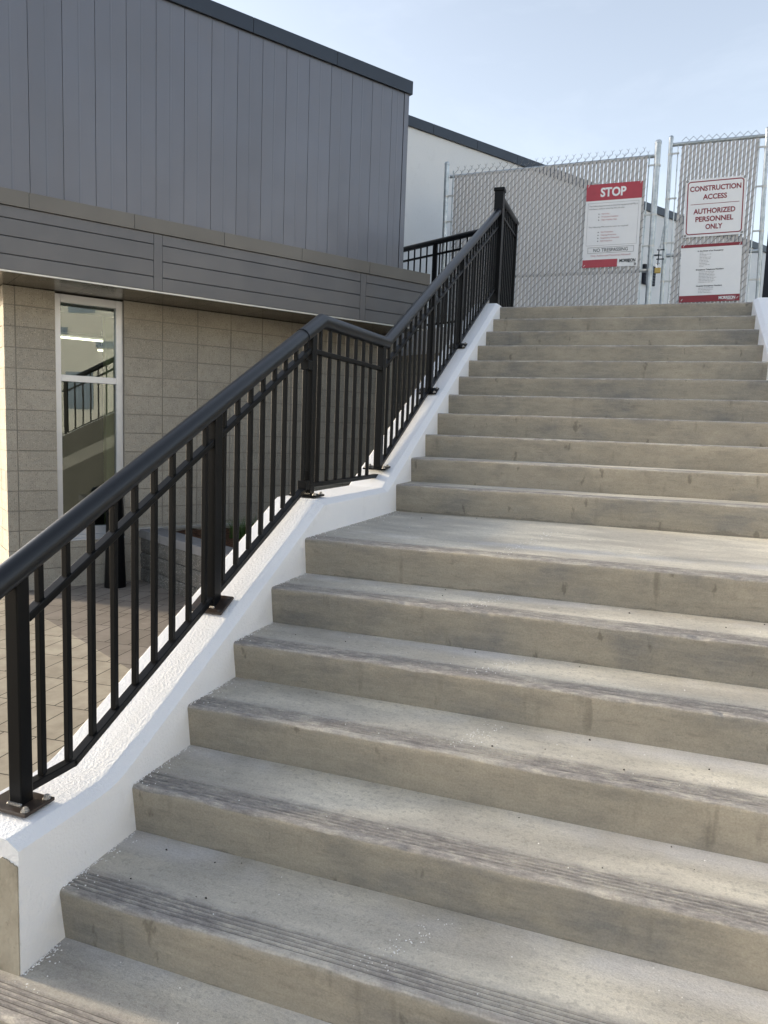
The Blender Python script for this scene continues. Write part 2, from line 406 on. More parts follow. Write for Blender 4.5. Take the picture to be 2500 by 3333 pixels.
# ------------------------------------------------------------------ ground and terrace
g = MB(); 
g.add([(-300, -300, PLZ), (300, -300, PLZ), (300, 300, PLZ), (-300, 300, PLZ)], [(0, 1, 2, 3)])
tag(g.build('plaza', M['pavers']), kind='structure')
g = MB()
g.prism([(0.0, 4.60), (2.62, 4.60), (30, 4.60), (30, 60), (-8, 60), (-4.2, 8.40), (-0.12, 6.06), (-0.12, 4.95), (0.0, 4.90)],
        lambda a, b, t: (a, b, t), 0.9, TER - 0.002)
tag(g.build('terrace', M['terrace']), kind='structure')

# ------------------------------------------------------------------ staircase
stairs = thing('concrete_staircase', 'wide worn grey concrete staircase with grooved treads rising between white walls', 'staircase', (1.17, -1.8, PLZ))
def nz(x, y, z=0.0): return mnoise.noise(Vector((x, y, z)))
def step_mesh(i):
    y1, z1 = NOS[i]; y2, z2 = NOS[i + 1]
    yb = NOS[i - 1][0] + 0.035 if i > 0 else y1 + 0.12
    slant = 0.022
    prof = []          # (y, z, v)
    dep = yb - y1
    gs = [0.03 + HF * k for k in range(5)]
    ds = [dep]
    q = dep - 0.03
    while q > 0.122: ds.append(q); q -= 0.035
    ds += [0.113, 0.106]
    for d in ds: prof.append((y1 + d, z1, d))
    for gk in reversed(gs):
        for dd, zz in ((0.0052, 0), (0.0030, -0.0040), (-0.0006, -0.0046), (-0.0030, -0.0015), (-0.0044, 0)):
            prof.append((y1 + gk + dd, z1 + zz, gk + dd))
    r = 0.014
    for k in range(5):
        a = math.pi / 2 * k / 4
        prof.append((y1 + r - r * math.sin(a), z1 - r + r * math.cos(a), 0.014 - 0.007 * k))
    hgt = z1 - z2
    for k in range(1, 9):
        f = k / 8
        prof.append((y1 + slant * f, z1 - r - (hgt - r + 0.02) * f, -0.016 - (hgt - r) * f))
    x0 = -0.02 if i < 17 else -0.75
    x1 = XR + 0.02
    N = int((x1 - x0) / 0.0135)
    mb = MB(); mb.uv = []
    for a in range(N + 1):
        x = x0 + (x1 - x0) * a / N
        low = nz(x * 0.9, i * 3.7) * 0.0035 + nz(x * 2.3, i * 9.1) * 0.0015
        ed = nz(x * 7, i * 5.3) * 0.0022 + nz(x * 31, i * 2.7) * 0.0036
        chip = max(0, nz(x * 16, i * 13.3 + 40) - 0.40) * 0.022
        for (y, z, v) in prof:
            e = max(0.0, 1 - abs(v - 0.004) / 0.02)
            wy = low * (1 if v < 0.11 else max(0, 1 - (v - 0.11) / 0.1)) + e * (ed + chip)
            wz = nz(x * 1.3, y * 1.9, i) * 0.003 + e * (nz(x * 9, i * 7.7) * 0.003 - chip * 0.6)
            if -0.2 < v < -0.03: wy += nz(x * 3, z * 9, i) * 0.002
            mb.v.append((x, y + wy, z + wz)); mb.uv.append((x, v))
    K = len(prof)
    for a in range(N):
        for b in range(K - 1):
            mb.f.append((a * K + b, a * K + b + 1, (a + 1) * K + b + 1, (a + 1) * K + b)); mb.mi.append(0)
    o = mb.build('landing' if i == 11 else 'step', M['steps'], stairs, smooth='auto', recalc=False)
    return o
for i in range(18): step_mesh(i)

# ------------------------------------------------------------------ white stair walls
def wall_z(y):
    if y < 0.243:
        z = 0.16 + (y - 0.243) * 0.486
        lo = -0.594
        # soft bend where the slope runs out into the level end
        d = z - lo; k = 0.05
        return lo + 0.5 * (d + math.sqrt(d * d + k * k * 0.25)) if d > -1 else lo
    if y < 1.225: return 0.16
    return 0.16 + (y - 1.225) * 0.5065
def cheek(name, label, xin, sgn, y0, y1, zb):
    """sgn -1: wall body lies to the left of its inner face"""
    base = (xin + sgn * 0.125, (y0 + y1) / 2, PLZ)
    T = thing(name, label, 'wall', base, 'white stair walls')
    ys = []
    y = y0
    while y < y1: ys.append(y); y += 0.035
    ys += [0.243, 1.225, y1]; ys = sorted(set(ys))
    ztop = 1.852
    mb = MB()
    K = 8
    sec = [(0.0, None), (0.0, -0.025), (0.005, -0.0205), (0.038, -0.0012), (0.044, 0.0), (0.262, 0.0), (0.270, -0.008), (0.270, None)]
    for y in ys:
        zt = min(wall_z(y), ztop)
        for j, (dx, dz) in enumerate(sec):
            zz = zb if dz is None else zt + dz
            w = 0.0
            if dz is not None: w = nz(y * 2.1, j * 0.1 + 5) * 0.0018 + nz(y * 9, j * 1.1) * 0.0008
            mb.v.append((xin + sgn * dx + w * 0.6, y, zz + w))
    for a in range(len(ys) - 1):
        for b in range(K - 1):
            mb.f.append((a * K + b, a * K + b + 1, (a + 1) * K + b + 1, (a + 1) * K + b)); mb.mi.append(1 if b == K - 2 else 0)
    n = len(ys)
    mb.f.append(tuple(range(K))); mb.mi.append(0)
    mb.f.append(tuple((n - 1) * K + b for b in range(K))); mb.mi.append(0)
    mb.build('wall_body', [M['stucco'], M['outer']], T)
    return T
lw = cheek('stair_wall', 'white stucco stair wall under the black handrail with bare concrete end', 0.0, -1, -1.690, 4.66, PLZ - 0.02)
mb = MB()
for y0, y1 in ((-1.25, 0.243), (0.243, 1.225), (1.225, 4.4)):
    for a_, b_ in ((-0.52, -0.34),):
        za, zb_ = wall_z(y0 + 1e-4), wall_z(y1 - 1e-4)
        vs = [(x, y, z) for x in (-0.274, -0.2685) for (y, z) in ((y0, za + a_), (y1, zb_ + a_), (y1, zb_ + b_), (y0, za + b_))]
        mb.add(vs, [(0, 1, 2, 3), (7, 6, 5, 4), (0, 4, 5, 1), (2, 6, 7, 3), (1, 5, 6, 2), (3, 7, 4, 0)])
mb.build('plaster_band', M['plband'], lw)
# bare end of the wall where the paint stops: ragged top edge
mb = MB()
top = [(-0.276 + 0.2735 * k / 90, -0.655 + nz(k * 0.06, 8) * 0.018 + nz(k * 0.31, 3.3) * 0.006 + nz(k * 1.3, 5.3) * 0.002) for k in range(91)]
top = [(min(a, -0.002), b) for a, b in top]
poly = [(-0.276, PLZ - 0.01)] + top + [(-0.003, PLZ - 0.01)]
mb.prism(poly, lambda a, b, t: (a, t, b), -1.694, -1.60)
mb.build('bare_end', M['bare'], lw)
cheek('stair_wall', 'white stucco stair wall without a railing at the right edge of the stairs', XR, 1, -1.69, 4.66, PLZ - 0.02)

# ------------------------------------------------------------------ main railing
XC = -0.137
rail = thing('stair_railing', 'long black metal railing with fat round handrail bolted on the left stair wall', 'railing', (XC, -1.55, -0.594))
def hz(y):            # handrail centre
    if y < 0.455: return 0.080 + 0.4830 * (y + 1.599)
    if y < 1.478: return 1.072 + (y - 0.455) * 0.010
    return 1.082 + (y - 1.478) * 0.5185
def mz(y):            # mid rail centre
    if y < 0.30: return 0.108 + 0.4830 * (y + 1.25) - 0.018
    if y < 1.40: return 0.908
    return 0.905 + (y - 1.40) * 0.5150
def bz(y):            # bottom rail centre
    if y < -1.345: return -0.543
    if y < 0.30: return -0.545 + (y + 1.345) * 0.4740
    if y < 1.40: return 0.222
    return 0.272 + (y - 1.40) * 0.5130
def sl(y): return 0.483 if y < 0.40 else (0.0 if y < 1.43 else 0.515)
mb = MB()
mb.tube([(XC, -2.30, hz(-2.30)), (XC, 0.455, hz(0.455)), (XC, 1.478, hz(1.478)), (XC, 4.905, hz(4.905))], 0.0365, 28)
hr = mb.build('handrail', M['hand'], rail, smooth='auto')
for y in (0.235, 4.80):
    d = Vector((0, 1, sl(y))).normalized(); c = Vector((XC, y, hz(y)))
    mb = MB(); mb.tube([c - d * 0.004, c + d * 0.004], 0.0383, 28); mb.build('joint_sleeve', M['black'], hr, smooth='auto')
RW, RH = 0.034, 0.024
for nm, fz in (('mid_rail', mz), ('bottom_rail', bz)):
    segs = [(-1.52, 0.31), (0.375, 1.372), (1.435, 4.885)]
    for a, b in segs:
        mb = MB()
        pts = [a, b]
        if nm == 'bottom_rail' and a < -1.4: pts = [a, -1.345, b]
        for p, q in zip(pts, pts[1:]):
            d = Vector((0, q - p, fz(q) - fz(p))).normalized() * 0.006
            P0 = Vector((XC, p, fz(p))); P1 = Vector((XC, q, fz(q - 1e-6) if q in (0.30, 1.40) else fz(q)))
            mb.beam(P0 - (d if p != a else d * 0), P1 + (d if q != b else d * 0), RW, RH)
        mb.build(nm, M['black'], rail, bevel=0.003)
POSTS = [(-1.545, 0.045), (-0.548, 0.054), (0.343, 0.056), (1.400, 0.056), (2.535, 0.056), (3.430, 0.056)]
for y, w in POSTS:
    zb = min(wall_z(y), 9)
    mb = MB(); top = hz(y) - 0.02
    mb.vbar(XC, y, zb + 0.010, top, 0.046, w, 0.0)
    po = mb.build('post', M['black'], rail, bevel=0.004)
    # base plate follows the wall top
    s = 0.0 if (y < -1.4 or 0.3 < y < 1.2) else 0.49
    if 1.2 < y < 1.5: s = 0.12
    d = Vector((0, 1, s)).normalized()
    c = Vector((XC - 0.008, y, zb + 0.012 + (0.012 if s == 0.12 else 0)))
    mb = MB(); mb.beam(c - d * 0.056, c + d * 0.056, 0.155, 0.011)
    pl = mb.build('base_plate', M['plate'] if y < 0 else M['black'], po, bevel=0.003)
    nrm = Vector((0, -d.z, d.y))
    if y == -0.548:      # this plate only shows its empty bolt holes
        for sx in (-1, 1):
            for sy in (-1, 1):
                b0 = c + Vector((sx * 0.062, 0, 0)) + d * (sy * 0.04) + nrm * 0.0058
                mb = MB(); mb.tube([b0, b0 + nrm * 0.0006], 0.008, 12); mb.build('bolt_hole', M['ink'], po)
    else:
        for sx in (-1, 1):
            for sy in (-1, 1):
                b0 = c + Vector((sx * 0.062, 0, 0)) + d * (sy * 0.04) + nrm * 0.005
                mb = MB(); mb.tube([b0, b0 + nrm * 0.003], 0.0115, 14); mb.tube([b0 + nrm * 0.003, b0 + nrm * 0.0105], 0.0085, 6)
                mb.tube([b0 + nrm * 0.0105, b0 + nrm * 0.013], 0.0045, 8)
                mb.build('bolt', M['bolt'], po)
    # weld bead round the foot
    mb = MB()
    for k in range(9):
        f = (k / 8 - 0.5)
        mb.tube([(XC + f * 0.044, y - w / 2 - 0.004, zb + 0.018 - (w / 2) * s), (XC + f * 0.044 + 0.003, y - w / 2 - 0.004, zb + 0.024 - (w / 2) * s)], 0.004, 6)
    mb.build('weld_bead', M['bolt'] if y < 0 else M['black'], po)
# clips holding the sloping rails to the landing posts
for (y, fz) in ((0.30, mz), (0.30, bz)):
    z = fz(0.29)
    mb = MB(); mb.box(XC - 0.023, XC + 0.023, 0.262, 0.311, z - 0.026, z + 0.021); mb.box(XC - 0.021, XC + 0.021, 0.3065, 0.3115, z + 0.02, z + 0.07)
    mb.build('rail_clip', M['black'], rail, bevel=0.002)
BAL = [-1.465 + 0.1065 * k for k in range(9)] + [-0.479 + 0.1076 * k for k in range(8)] + [0.446 + 0.1253 * k for k in range(7)]
BAL += [1.535 + 0.1155 * k for k in range(9)] + [2.602 + 0.1135 * k for k in range(8)] + [3.500 + 0.112 * k for k in range(13)]
for y in BAL:
    s = sl(y); mb = MB()
    sb = 0 if y < -1.35 else s
    zlo = bz(y) + 0.012; zhi = hz(y) - 0.03
    mb.vbar(XC, y, zlo, zhi, 0.0190, 0.0190, s)
    mb.build('baluster', M['black'], rail, bevel=0.0015)

# ------------------------------------------------------------------ terrace railing at the head of the stairs
tr = thing('terrace_railing', 'short black railing from the tall square newel at the stair head', 'railing', (XC, 4.94, TER), 'railings round the upper terrace')
mb = MB(); mb.vbar(XC, 4.945, TER + 0.03, 3.075, 0.095, 0.095); nw = mb.build('newel_post', M['black'], tr, bevel=0.004)
mb = MB(); mb.vbar(XC, 4.945, 3.070, 3.108, 0.116, 0.116); mb.build('post_cap', M['black'], nw, bevel=0.008)
CX, CY = -0.137, 6.02
mb = MB(); mb.tube([(XC, 4.99, 3.03), (XC, CY, 3.03)], 0.0365, 24); th = mb.build('handrail', M['hand'], tr, smooth='auto')
mb = MB(); mb.tube([(XC, CY - 0.10, 3.03), (XC, CY - 0.092, 3.03)], 0.0385, 24); mb.build('joint_sleeve', M['black'], th, smooth='auto')
for nm, z in (('mid_rail', 2.865), ('bottom_rail', 1.93)):
    mb = MB(); mb.beam((XC, 4.99, z), (XC, CY - 0.01, z), RW, RH); mb.build(nm, M['black'], tr, bevel=0.003)
for k in range(8):
    y = 5.085 + k * 0.108
    mb = MB(); mb.vbar(XC, y, 1.94, 3.0, 0.019, 0.019); mb.build('baluster', M['black'], tr, bevel=0.0015)
mb = MB(); mb.vbar(XC, 5.965, TER, 3.01, 0.06, 0.06); mb.build('post', M['black'], tr, bevel=0.004)

# railing from that corner back to the building, on a white kerb wall
D2 = Vector((-0.8688, 0.4951, 0)); A2 = Vector((CX, CY, 0))
def Q(t, side=0.0, z=0.0):
    p = A2 + D2 * t + Vector((0.4951, 0.8688, 0)) * side
    return (p.x, p.y, z)
L2 = 2.72
wr = thing('walkway_railing', 'level black railing crossing behind the stair rail to the dark building corner', 'railing', Q(0.2, 0, 1.887), 'railings round the upper terrace')
mb = MB(); mb.tube([Q(0.03, 0, 3.038), Q(L2, 0, 3.038)], 0.0365, 20); mb.build('handrail', M['hand'], wr, smooth='auto')
for nm, z in (('mid_rail', 2.875), ('bottom_rail', 1.955)):
    mb = MB(); mb.beam(Q(0.05, 0, z), Q(L2, 0, z), RW, RH); mb.build(nm, M['black'], wr, bevel=0.003)
for k in range(21):
    p = Q(0.17 + 0.1235 * k)
    mb = MB(); mb.vbar(p[0], p[1], 1.965, 3.01, 0.019, 0.019); mb.build('baluster', M['black'], wr, bevel=0.0015)
for tt in (1.36, 2.06, L2):
    p = Q(tt)
    mb = MB(); mb.vbar(p[0], p[1], 1.885, 3.01, 0.05, 0.05); mb.build('post', M['black'], wr, bevel=0.004)

# retaining wall below it
rw = thing('retaining_wall', 'grey block retaining wall with white kerb below the walkway railing', 'wall', Q(1.3, 0.1, PLZ))
TQ = lambda a, b, z: Q(a, b, z)
mb = MB(); mb.box(0.02, 4.2, -0.10, 0.17, 1.55, 1.885, T=TQ); mb.build('kerb', M['stucco'], rw, bevel=0.01)
def blocks(mb, u0, u1, z0, z1, jz, jh, ju, bw, T, face, thick=0.02, recess=0.007, gap=0.010):
    """courses of blocks as slightly proud boxes over a mortar sheet; T(u,depth,z)"""
    mb.box(u0 + 0.001, u1 - 0.001, face - thick, face - recess, z0, z1, 1, T)
    zs = [jz + jh * k for k in range(-40, 40) if z0 + 0.02 < jz + jh * k < z1 - 0.02]
    us = [ju + bw * k for k in range(-60, 60) if u0 + 0.02 < ju + bw * k < u1 - 0.02]
    zs = [z0] + zs + [z1]; us = [u0] + us + [u1]
    for a, b in zip(zs, zs[1:]):
        for c, d in zip(us, us[1:]):
            pr = random.uniform(-0.0008, 0.0008)
            ga = gap / 2
            mb.box(c + (ga if c != u0 else 0), d - (ga if d != u1 else 0), face - recess - 0.004, face + pr, a + (ga if a != z0 else 0), b - (ga if b != z1 else 0), 0, T)
TB = lambda a, b, z: Q(a, -b, z)
mb = MB(); blocks(mb, 0.02, 4.2, 0.868, 1.55, 0.9, 0.195, 0.2, 0.39, TB, 0.085); blocks(mb, 0.02, 4.2, PLZ, 0.868, 0.7, 0.195, 0.2, 0.39, TB, 0.16, thick=0.4)
mb.build('block_face', [M['block'], M['mortar']], rw, recalc=True)

# ------------------------------------------------------------------ dark clad building
B = thing('dark_clad_building', 'modern building with grey vertical metal panels above a tan block ground floor', 'building', W(1.7, -5.5, PLZ))
UL = -1.0
NB, NF, NP = -4.80, -4.05, -4.284
SOF = 1.735
TW = lambda u, n, z: W(u, n, z)
mb = MB()
blocks(mb, -0.434, 0.018, PLZ - 0.01, SOF - 0.006, 1.5567, 0.1955, -0.337, 9, TW, NB, thick=0.11, gap=0.010)
blocks(mb, 0.682, 4.15, PLZ - 0.01, SOF - 0.006, 1.5567, 0.1955, 1.081, 0.3905, TW, NB, thick=0.11, gap=0.010)
blocks(mb, 0.018, 0.682, PLZ - 0.01, -0.725, -0.79, 0.1955, 0.33, 0.39, TW, NB, thick=0.11, gap=0.010)
TL = lambda a, b, z: W(-b, a, z)     # left return of the pier; a = depth n, b outward
blocks(mb, -9.0, -4.812, PLZ - 0.01, SOF - 0.006, 1.5567, 0.1955, -5.1, 0.39, TL, 0.433, thick=0.10, gap=0.010)
mb.build('block_wall', [M['block'], M['mortar']], B)
# structure behind: dark core closing the ground floor, leaving the room behind the window open
mb = MB()
mb.box(0.8, 4.1, -8.9, -5.0, SOF - 0.02, SOF + 0.3, 0, TW)
mb.box(4.05, 4.14, -9.0, -4.92, PLZ, SOF - 0.01, 0, TW)
mb.build('end_wall', M['panel'], B)
# fascia boards
mb = MB()
g0 = 0.004
bands = [(1.742, 1.864), (1.872, 2.012), (2.020, 2.159), (2.167, 2.262)]
bat = [(0.7229, 0.8022), (3.0874, 3.1633)]
cells = [(UL, 0.7229 - 0.002), (0.8022 + 0.002, 3.0874 - 0.002), (3.1633 + 0.002, 4.088)]
for (a, b) in cells:
    for z0, z1 in bands: mb.box(a, b, NF - 0.05, NF, z0, z1, 0, TW)
for a, b in bat: mb.box(a, b, NF - 0.05, NF + 0.0015, 1.742, 2.262, 0, TW)
mb.box(UL + 0.01, 4.08, NF - 0.07, NF - 0.012, 1.742, 2.262, 1, TW)
mb.box(4.05, 4.090, -9.0, NF - 0.055, 1.742, 2.262, 0, TW)
mb.box(UL, UL + 0.03, -9.0, NF - 0.055, 1.742, 2.262, 0, TW)
mb.build('fascia', [M['fascia'], M['coping']], B, bevel=0.002)
mb = MB(); mb.box(UL, 4.088, NF - 0.03, NF - 0.006, 1.727, 1.7405, 0, TW); mb.build('drip_edge', M['flash'], B)
mb = MB()
js = [UL] + [-0.350 + 0.8865 * k for k in range(0, 5)] + [4.095]
for a, b in zip(js, js[1:]): mb.box(a + 0.0012, b - 0.0012, NP - 0.1, NF + 0.018, 2.264, 2.396, 0, TW)
mb.box(UL + .01, 4.09, NP - 0.05, NF + 0.012, 2.27, 2.39, 1, TW)
mb.box(3.80, 4.095, -9.0, NP - 0.102, 2.264, 2.396, 0, TW)
mb.build('trim_cap', [M['trim'], M['coping']], B, bevel=0.002)
# soffit panels with seams
mb = MB()
us = [UL + 0.6 * k for k in range(0, 9)]
us = [u for u in us if u < 4.0] + [4.088]
for a, b in zip(us, us[1:]): mb.box(a + 0.002, b - 0.002, NB - 0.13, NF - 0.031, 1.735, 1.741, 0, TW)
mb.box(UL, 4.08, -9.0, NB - 0.131, 1.737, 1.745, 0, TW)
mb.build('soffit', M['soffit'], B)
# vertical panels: flat pan, raised centre rib, open joint
mb = MB()
js = [-0.2876 - 0.2785 * k for k in range(2, 0, -1)] + [-0.2876 + 0.2785 * k for k in range(0, 15)]
js = [UL] + [j for j in js if j > UL + 0.02 and j < 3.72] + [3.79]
for a, b in zip(js, js[1:]):
    m = (a + b) / 2; j = 0.0021
    prof = [(a + j, NP), (m - 0.009, NP), (m - 0.004, NP + 0.0018), (m + 0.004, NP + 0.0018), (m + 0.009, NP), (b - j, NP), (b - j, NP - 0.03), (a + j, NP - 0.03)]
    mb.prism(prof, lambda p, q, t: W(p, q, t), 2.38, 4.462)
mb.box(3.796, 3.862, NP - 0.04, NP + 0.004, 2.38, 4.462, 0, TW)
mb.box(UL + 0.005, 3.85, NP - 0.06, NP - 0.022, 2.36, 4.46, 1, TW)
mb.box(3.80, 3.860, -9.0, NP - 0.062, 2.39, 4.46, 0, TW)
mb.box(UL, UL + 0.05, -9.0, NP - 0.062, 2.30, 4.46, 0, TW)
mb.build('panel_cladding', [M['panel'], M['coping']], B)
mb = MB()
js = [UL - 0.03, 0.805 - 1.01, 0.805, 1.815, 2.825, 3.895]
for a, b in zip(js, js[1:]): mb.box(a + 0.0015, b - 0.0015, NP - 0.3, NP + 0.03, 4.458, 4.606, 0, TW)
mb.box(UL, 3.885, NP - 0.28, NP + 0.022, 4.465, 4.600, 0, TW)
mb.build('roof_coping', M['coping'], B, bevel=0.003)
mb = MB(); mb.box(UL + 0.02, 3.85, -9.2, NP - 0.31, 4.40, 4.47, 0, TW); mb.box(UL + 0.05, 3.85, -9.3, -9.1, PLZ, 4.47, 0, TW)
mb.build('roof', M['panel'], B)
# flashing strip at the foot of the block wall above the planter
mb = MB(); mb.box(0.80, 4.1, NB - 0.01, NB + 0.014, -0.655, -0.622, 0, TW); mb.build('wall_flashing', M['flash'], B, bevel=0.003)
# window
NW = NB - 0.045
mb = MB()
u0, u1, z0, z1 = 0.022, 0.680, -0.665, 1.722
uL, uR = 0.078, 0.612
mb.box(u0, uL, NW - 0.1, NW, z0, z1, 0, TW); mb.box(uR, u1, NW - 0.1, NW, z0, z1, 0, TW)
mb.box(uL + 0.0005, uR - 0.0005, NW - 0.1, NW - 0.0015, 1.645, z1, 0, TW)
mb.box(uL + 0.0005, uR - 0.0005, NW - 0.1, NW - 0.0015, 0.880, 0.943, 0, TW)
mb.box(uL + 0.0005, uR - 0.0005, NW - 0.1, NW - 0.0015, z0, -0.585, 0, TW)
win = mb.build('window', M['alu'], B, bevel=0.002)
mb = MB(); mb.box(u0, u1, NW - 0.12, NW + 0.022, -0.700, -0.667, 0, TW); mb.box(u0, u1, NW - 0.12, NW + 0.045, -0.722, -0.702, 0, TW)
mb.build('sill', M['alu'], win, bevel=0.002)
for a, b in ((0.938, 1.65), (-0.59, 0.885)):
    mb = MB(); mb.add([W(uL - 0.004, NW - 0.035, a), W(uR + 0.004, NW - 0.035, a), W(uR + 0.004, NW - 0.035, b), W(uL - 0.004, NW - 0.035, b)], [(0, 1, 2, 3)])
    mb.build('pane', M['glass'], win)
mb = MB(); mb.box(uL, uR, NW - 0.09, NW - 0.06, 1.56, 1.648, 0, TW); mb.build('blind_box', M['coping'], win)
# the room behind it
mb = MB()
mb.box(-0.30, 4.0, -8.9, -8.8, PLZ, SOF - 0.03, 0, TW)
mb.box(3.9, 4.0, -8.8, -5.0, PLZ, SOF - 0.03, 0, TW)
mb.box(-0.30, -0.27, -8.8, -4.95, PLZ, SOF - 0.03, 0, TW)
mb.box(-0.30, 4.0, -8.9, -4.93, SOF - 0.03, SOF - 0.02, 0, TW)
mb.box(-0.30, 4.0, -8.9, -4.93, PLZ + 0.02, PLZ + 0.05, 0, TW)
mb.box(0.69, 4.0, -4.93, -4.915, PLZ, SOF - 0.03, 0, TW)
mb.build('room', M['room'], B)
mb = MB(); mb.box(0.640, 0.80, -5.40, -5.30, PLZ + 0.05, SOF - 0.03, 0, TW); mb.build('room_column', M['room_bright'], B)
for k, (ua, ub, nn) in enumerate(((0.35, 1.0, -6.3), (1.12, 1.45, -6.3), (1.55, 2.2, -6.3), (1.2, 1.9, -7.6), (2.0, 2.6, -7.6))):
    tl = thing('tube_light', ['lit tube lamp hanging in the window room, front row at the left', 'short lit tube lamp seen in the middle of the front row through the window',
                              'lit tube lamp at the right of the front row through the window', 'lit tube lamp in the rear row, left one, seen through the window',
                              'lit tube lamp at the right of the rear row inside the room'][k], 'lamp', W(ua, nn, 1.48), 'tube lamps inside the window')
    mb = MB(); mb.tube([W(ua, nn, 1.45), W(ub, nn, 1.45)], 0.013, 10); mb.build('tube', M['tube'], tl, smooth='auto')
    mb = MB(); mb.box(ua, ub, nn - 0.03, nn + 0.03, 1.475, 1.51, 0, TW); mb.box(ua + 0.05, ua + 0.06, nn - 0.005, nn + 0.005, 1.51, SOF - 0.03, 0, TW); mb.box(ub - 0.06, ub - 0.05, nn - 0.005, nn + 0.005, 1.51, SOF - 0.03, 0, TW)
    mb.build('housing', M['alu'], tl)

# ------------------------------------------------------------------ white building behind
WB = thing('white_stucco_building', 'long white stucco wall with dark roof coping behind the chain link fence', 'building', W(9, -6.2, TER))
mb = MB(); mb.box(3.3, 26, -12, -5.8, PLZ, 4.856, 0, TW); mb.build('wall', M['stucco_far'], WB)
mb = MB()
us = [3.2] + [4.60 + 0.8925 * k for k in range(0, 24)] + [26.0]
for a, b in zip(us, us[1:]): mb.box(a + 0.002, b - 0.002, -12.05, -5.765, 4.852, 4.994, 0, TW)
mb.box(3.3, 25.9, -12, -5.772, 4.86, 4.985, 0, TW)
mb.build('roof_coping', M['coping'], WB, bevel=0.003)
vt = thing('wall_vent', 'small black vent box on the white building seen beside the fence post', 'vent', W(11.09, -5.78, 3.49))
mb = MB(); mb.box(10.90, 11.28, -5.80, -5.74, 3.49, 3.86, 0, TW)
mb.build('vent_box', M['screen'], vt, bevel=0.01)
mb = MB()
for k in range(6): mb.box(10.93, 11.25, -5.742, -5.73, 3.52 + k * 0.052, 3.54 + k * 0.052, 0, TW)
mb.build('louvre', M['coping'], vt)

# ------------------------------------------------------------------ chain link fence and gate
YF = 6.75
ZB = TER + 0.05
def weave(mb_w, mb_s, x0, x1, ztop, zbot, pitch, extra, tips, shear=0.0):
    n = int(round((x1 - x0) / pitch)); p = (x1 - x0) / n
    rise = p * 1.02; r = 0.0021
    def pt(x, y, z): return (x, y, z + shear * (x - x0))
    top0 = ztop + extra
    for k in range(n):
        xa = x0 + k * p; xb = xa + p
        z = top0 - (rise if k % 2 else 0)
        # front strand rises to the right, rear strand rises to the left
        first = True
        if k % 2 and not tips:
            mb_w.tube([pt(xa - 0.002, YF, top0), pt(xa + 0.004, YF + 0.009, top0 - rise * 0.1), pt(xb - 0.004, YF + 0.009, top0 - rise * 0.9), pt(xb, YF, top0 - rise)], r, 4, caps=False)
        while z > zbot - rise:
            yl = YF
            if first and tips:
                # twisted barb above the last knuckle
                mb_w.tube([pt(xb, YF, z), pt(xb + 0.001, YF, z + 0.022), pt(xb + random.uniform(.014, .022), YF, z + 0.046)], r * 0.85, 4)
                mb_w.tube([pt(xb, YF, z), pt(xb - 0.001, YF, z + 0.022), pt(xb - random.uniform(.014, .022), YF, z + 0.044)], r * 0.85, 4)
            first = False
            mb_w.tube([pt(xb + 0.002, YF + 0.002, z), pt(xb - 0.003, YF - 0.008, z - rise * 0.1), pt(xa + 0.003, YF - 0.008, z - rise * 0.9), pt(xa - 0.002, YF + 0.002, z - rise)], r * 1.25, 4, caps=False)
            mb_w.tube([pt(xa - 0.002, YF + 0.002, z - rise), pt(xa + 0.004, YF + 0.009, z - rise * 1.1), pt(xb - 0.004, YF + 0.009, z - rise * 1.9), pt(xb + 0.002, YF + 0.002, z - rise * 2)], r * 0.75, 4, caps=False)
            z -= rise * 2
        # slat threaded through the spiral
        a = xa + p * 0.5; hw = p * 0.395
        zt = ztop - 0.008 + random.uniform(-0.006, 0.004); zb = zbot + random.uniform(0, 0.012)
        dy = random.uniform(-0.001, 0.001)
        mb_s.add([pt(a - hw, YF + dy, zb), pt(a - hw * 0.3, YF - 0.0012 + dy, zb), pt(a + hw * 0.3, YF - 0.0012 + dy, zb), pt(a + hw, YF + dy, zb),
                  pt(a - hw, YF + dy, zt), pt(a - hw * 0.3, YF - 0.0012 + dy, zt), pt(a + hw * 0.3, YF - 0.0012 + dy, zt), pt(a + hw, YF + dy, zt),
                  pt(a - hw, YF + 0.0005 + dy, zb), pt(a + hw, YF + 0.0005 + dy, zb), pt(a - hw, YF + 0.0005 + dy, zt), pt(a + hw, YF + 0.0005 + dy, zt)],
                 [(0, 1, 5, 4), (1, 2, 6, 5), (2, 3, 7, 6), (9, 8, 10, 11), (3, 9, 11, 7), (8, 0, 4, 10), (4, 5, 6, 7, 11, 10)])
def post_cap(mb, x, y, z, r):
    mb.tube([(x, y, z), (x, y, z + 0.022), (x, y, z + 0.036), (x, y, z + 0.045)], [r * 1.12, r * 1.12, r * 0.9, r * 0.35], 18)
def band(mb, x, y, z, r, dirx, ln=0.075):
    mb.tube([(x, y, z - 0.011), (x, y, z + 0.011)], r + 0.003, 18)
    mb.box(min(x + dirx * r, x + dirx * (r + ln)), max(x + dirx * r, x + dirx * (r + ln)), y - 0.030, y - 0.022, z - 0.010, z + 0.010)
    bx = x + dirx * (r + ln - 0.012)
    mb.tube([(bx, y - 0.042, z), (bx, y - 0.012, z)], 0.006, 6)

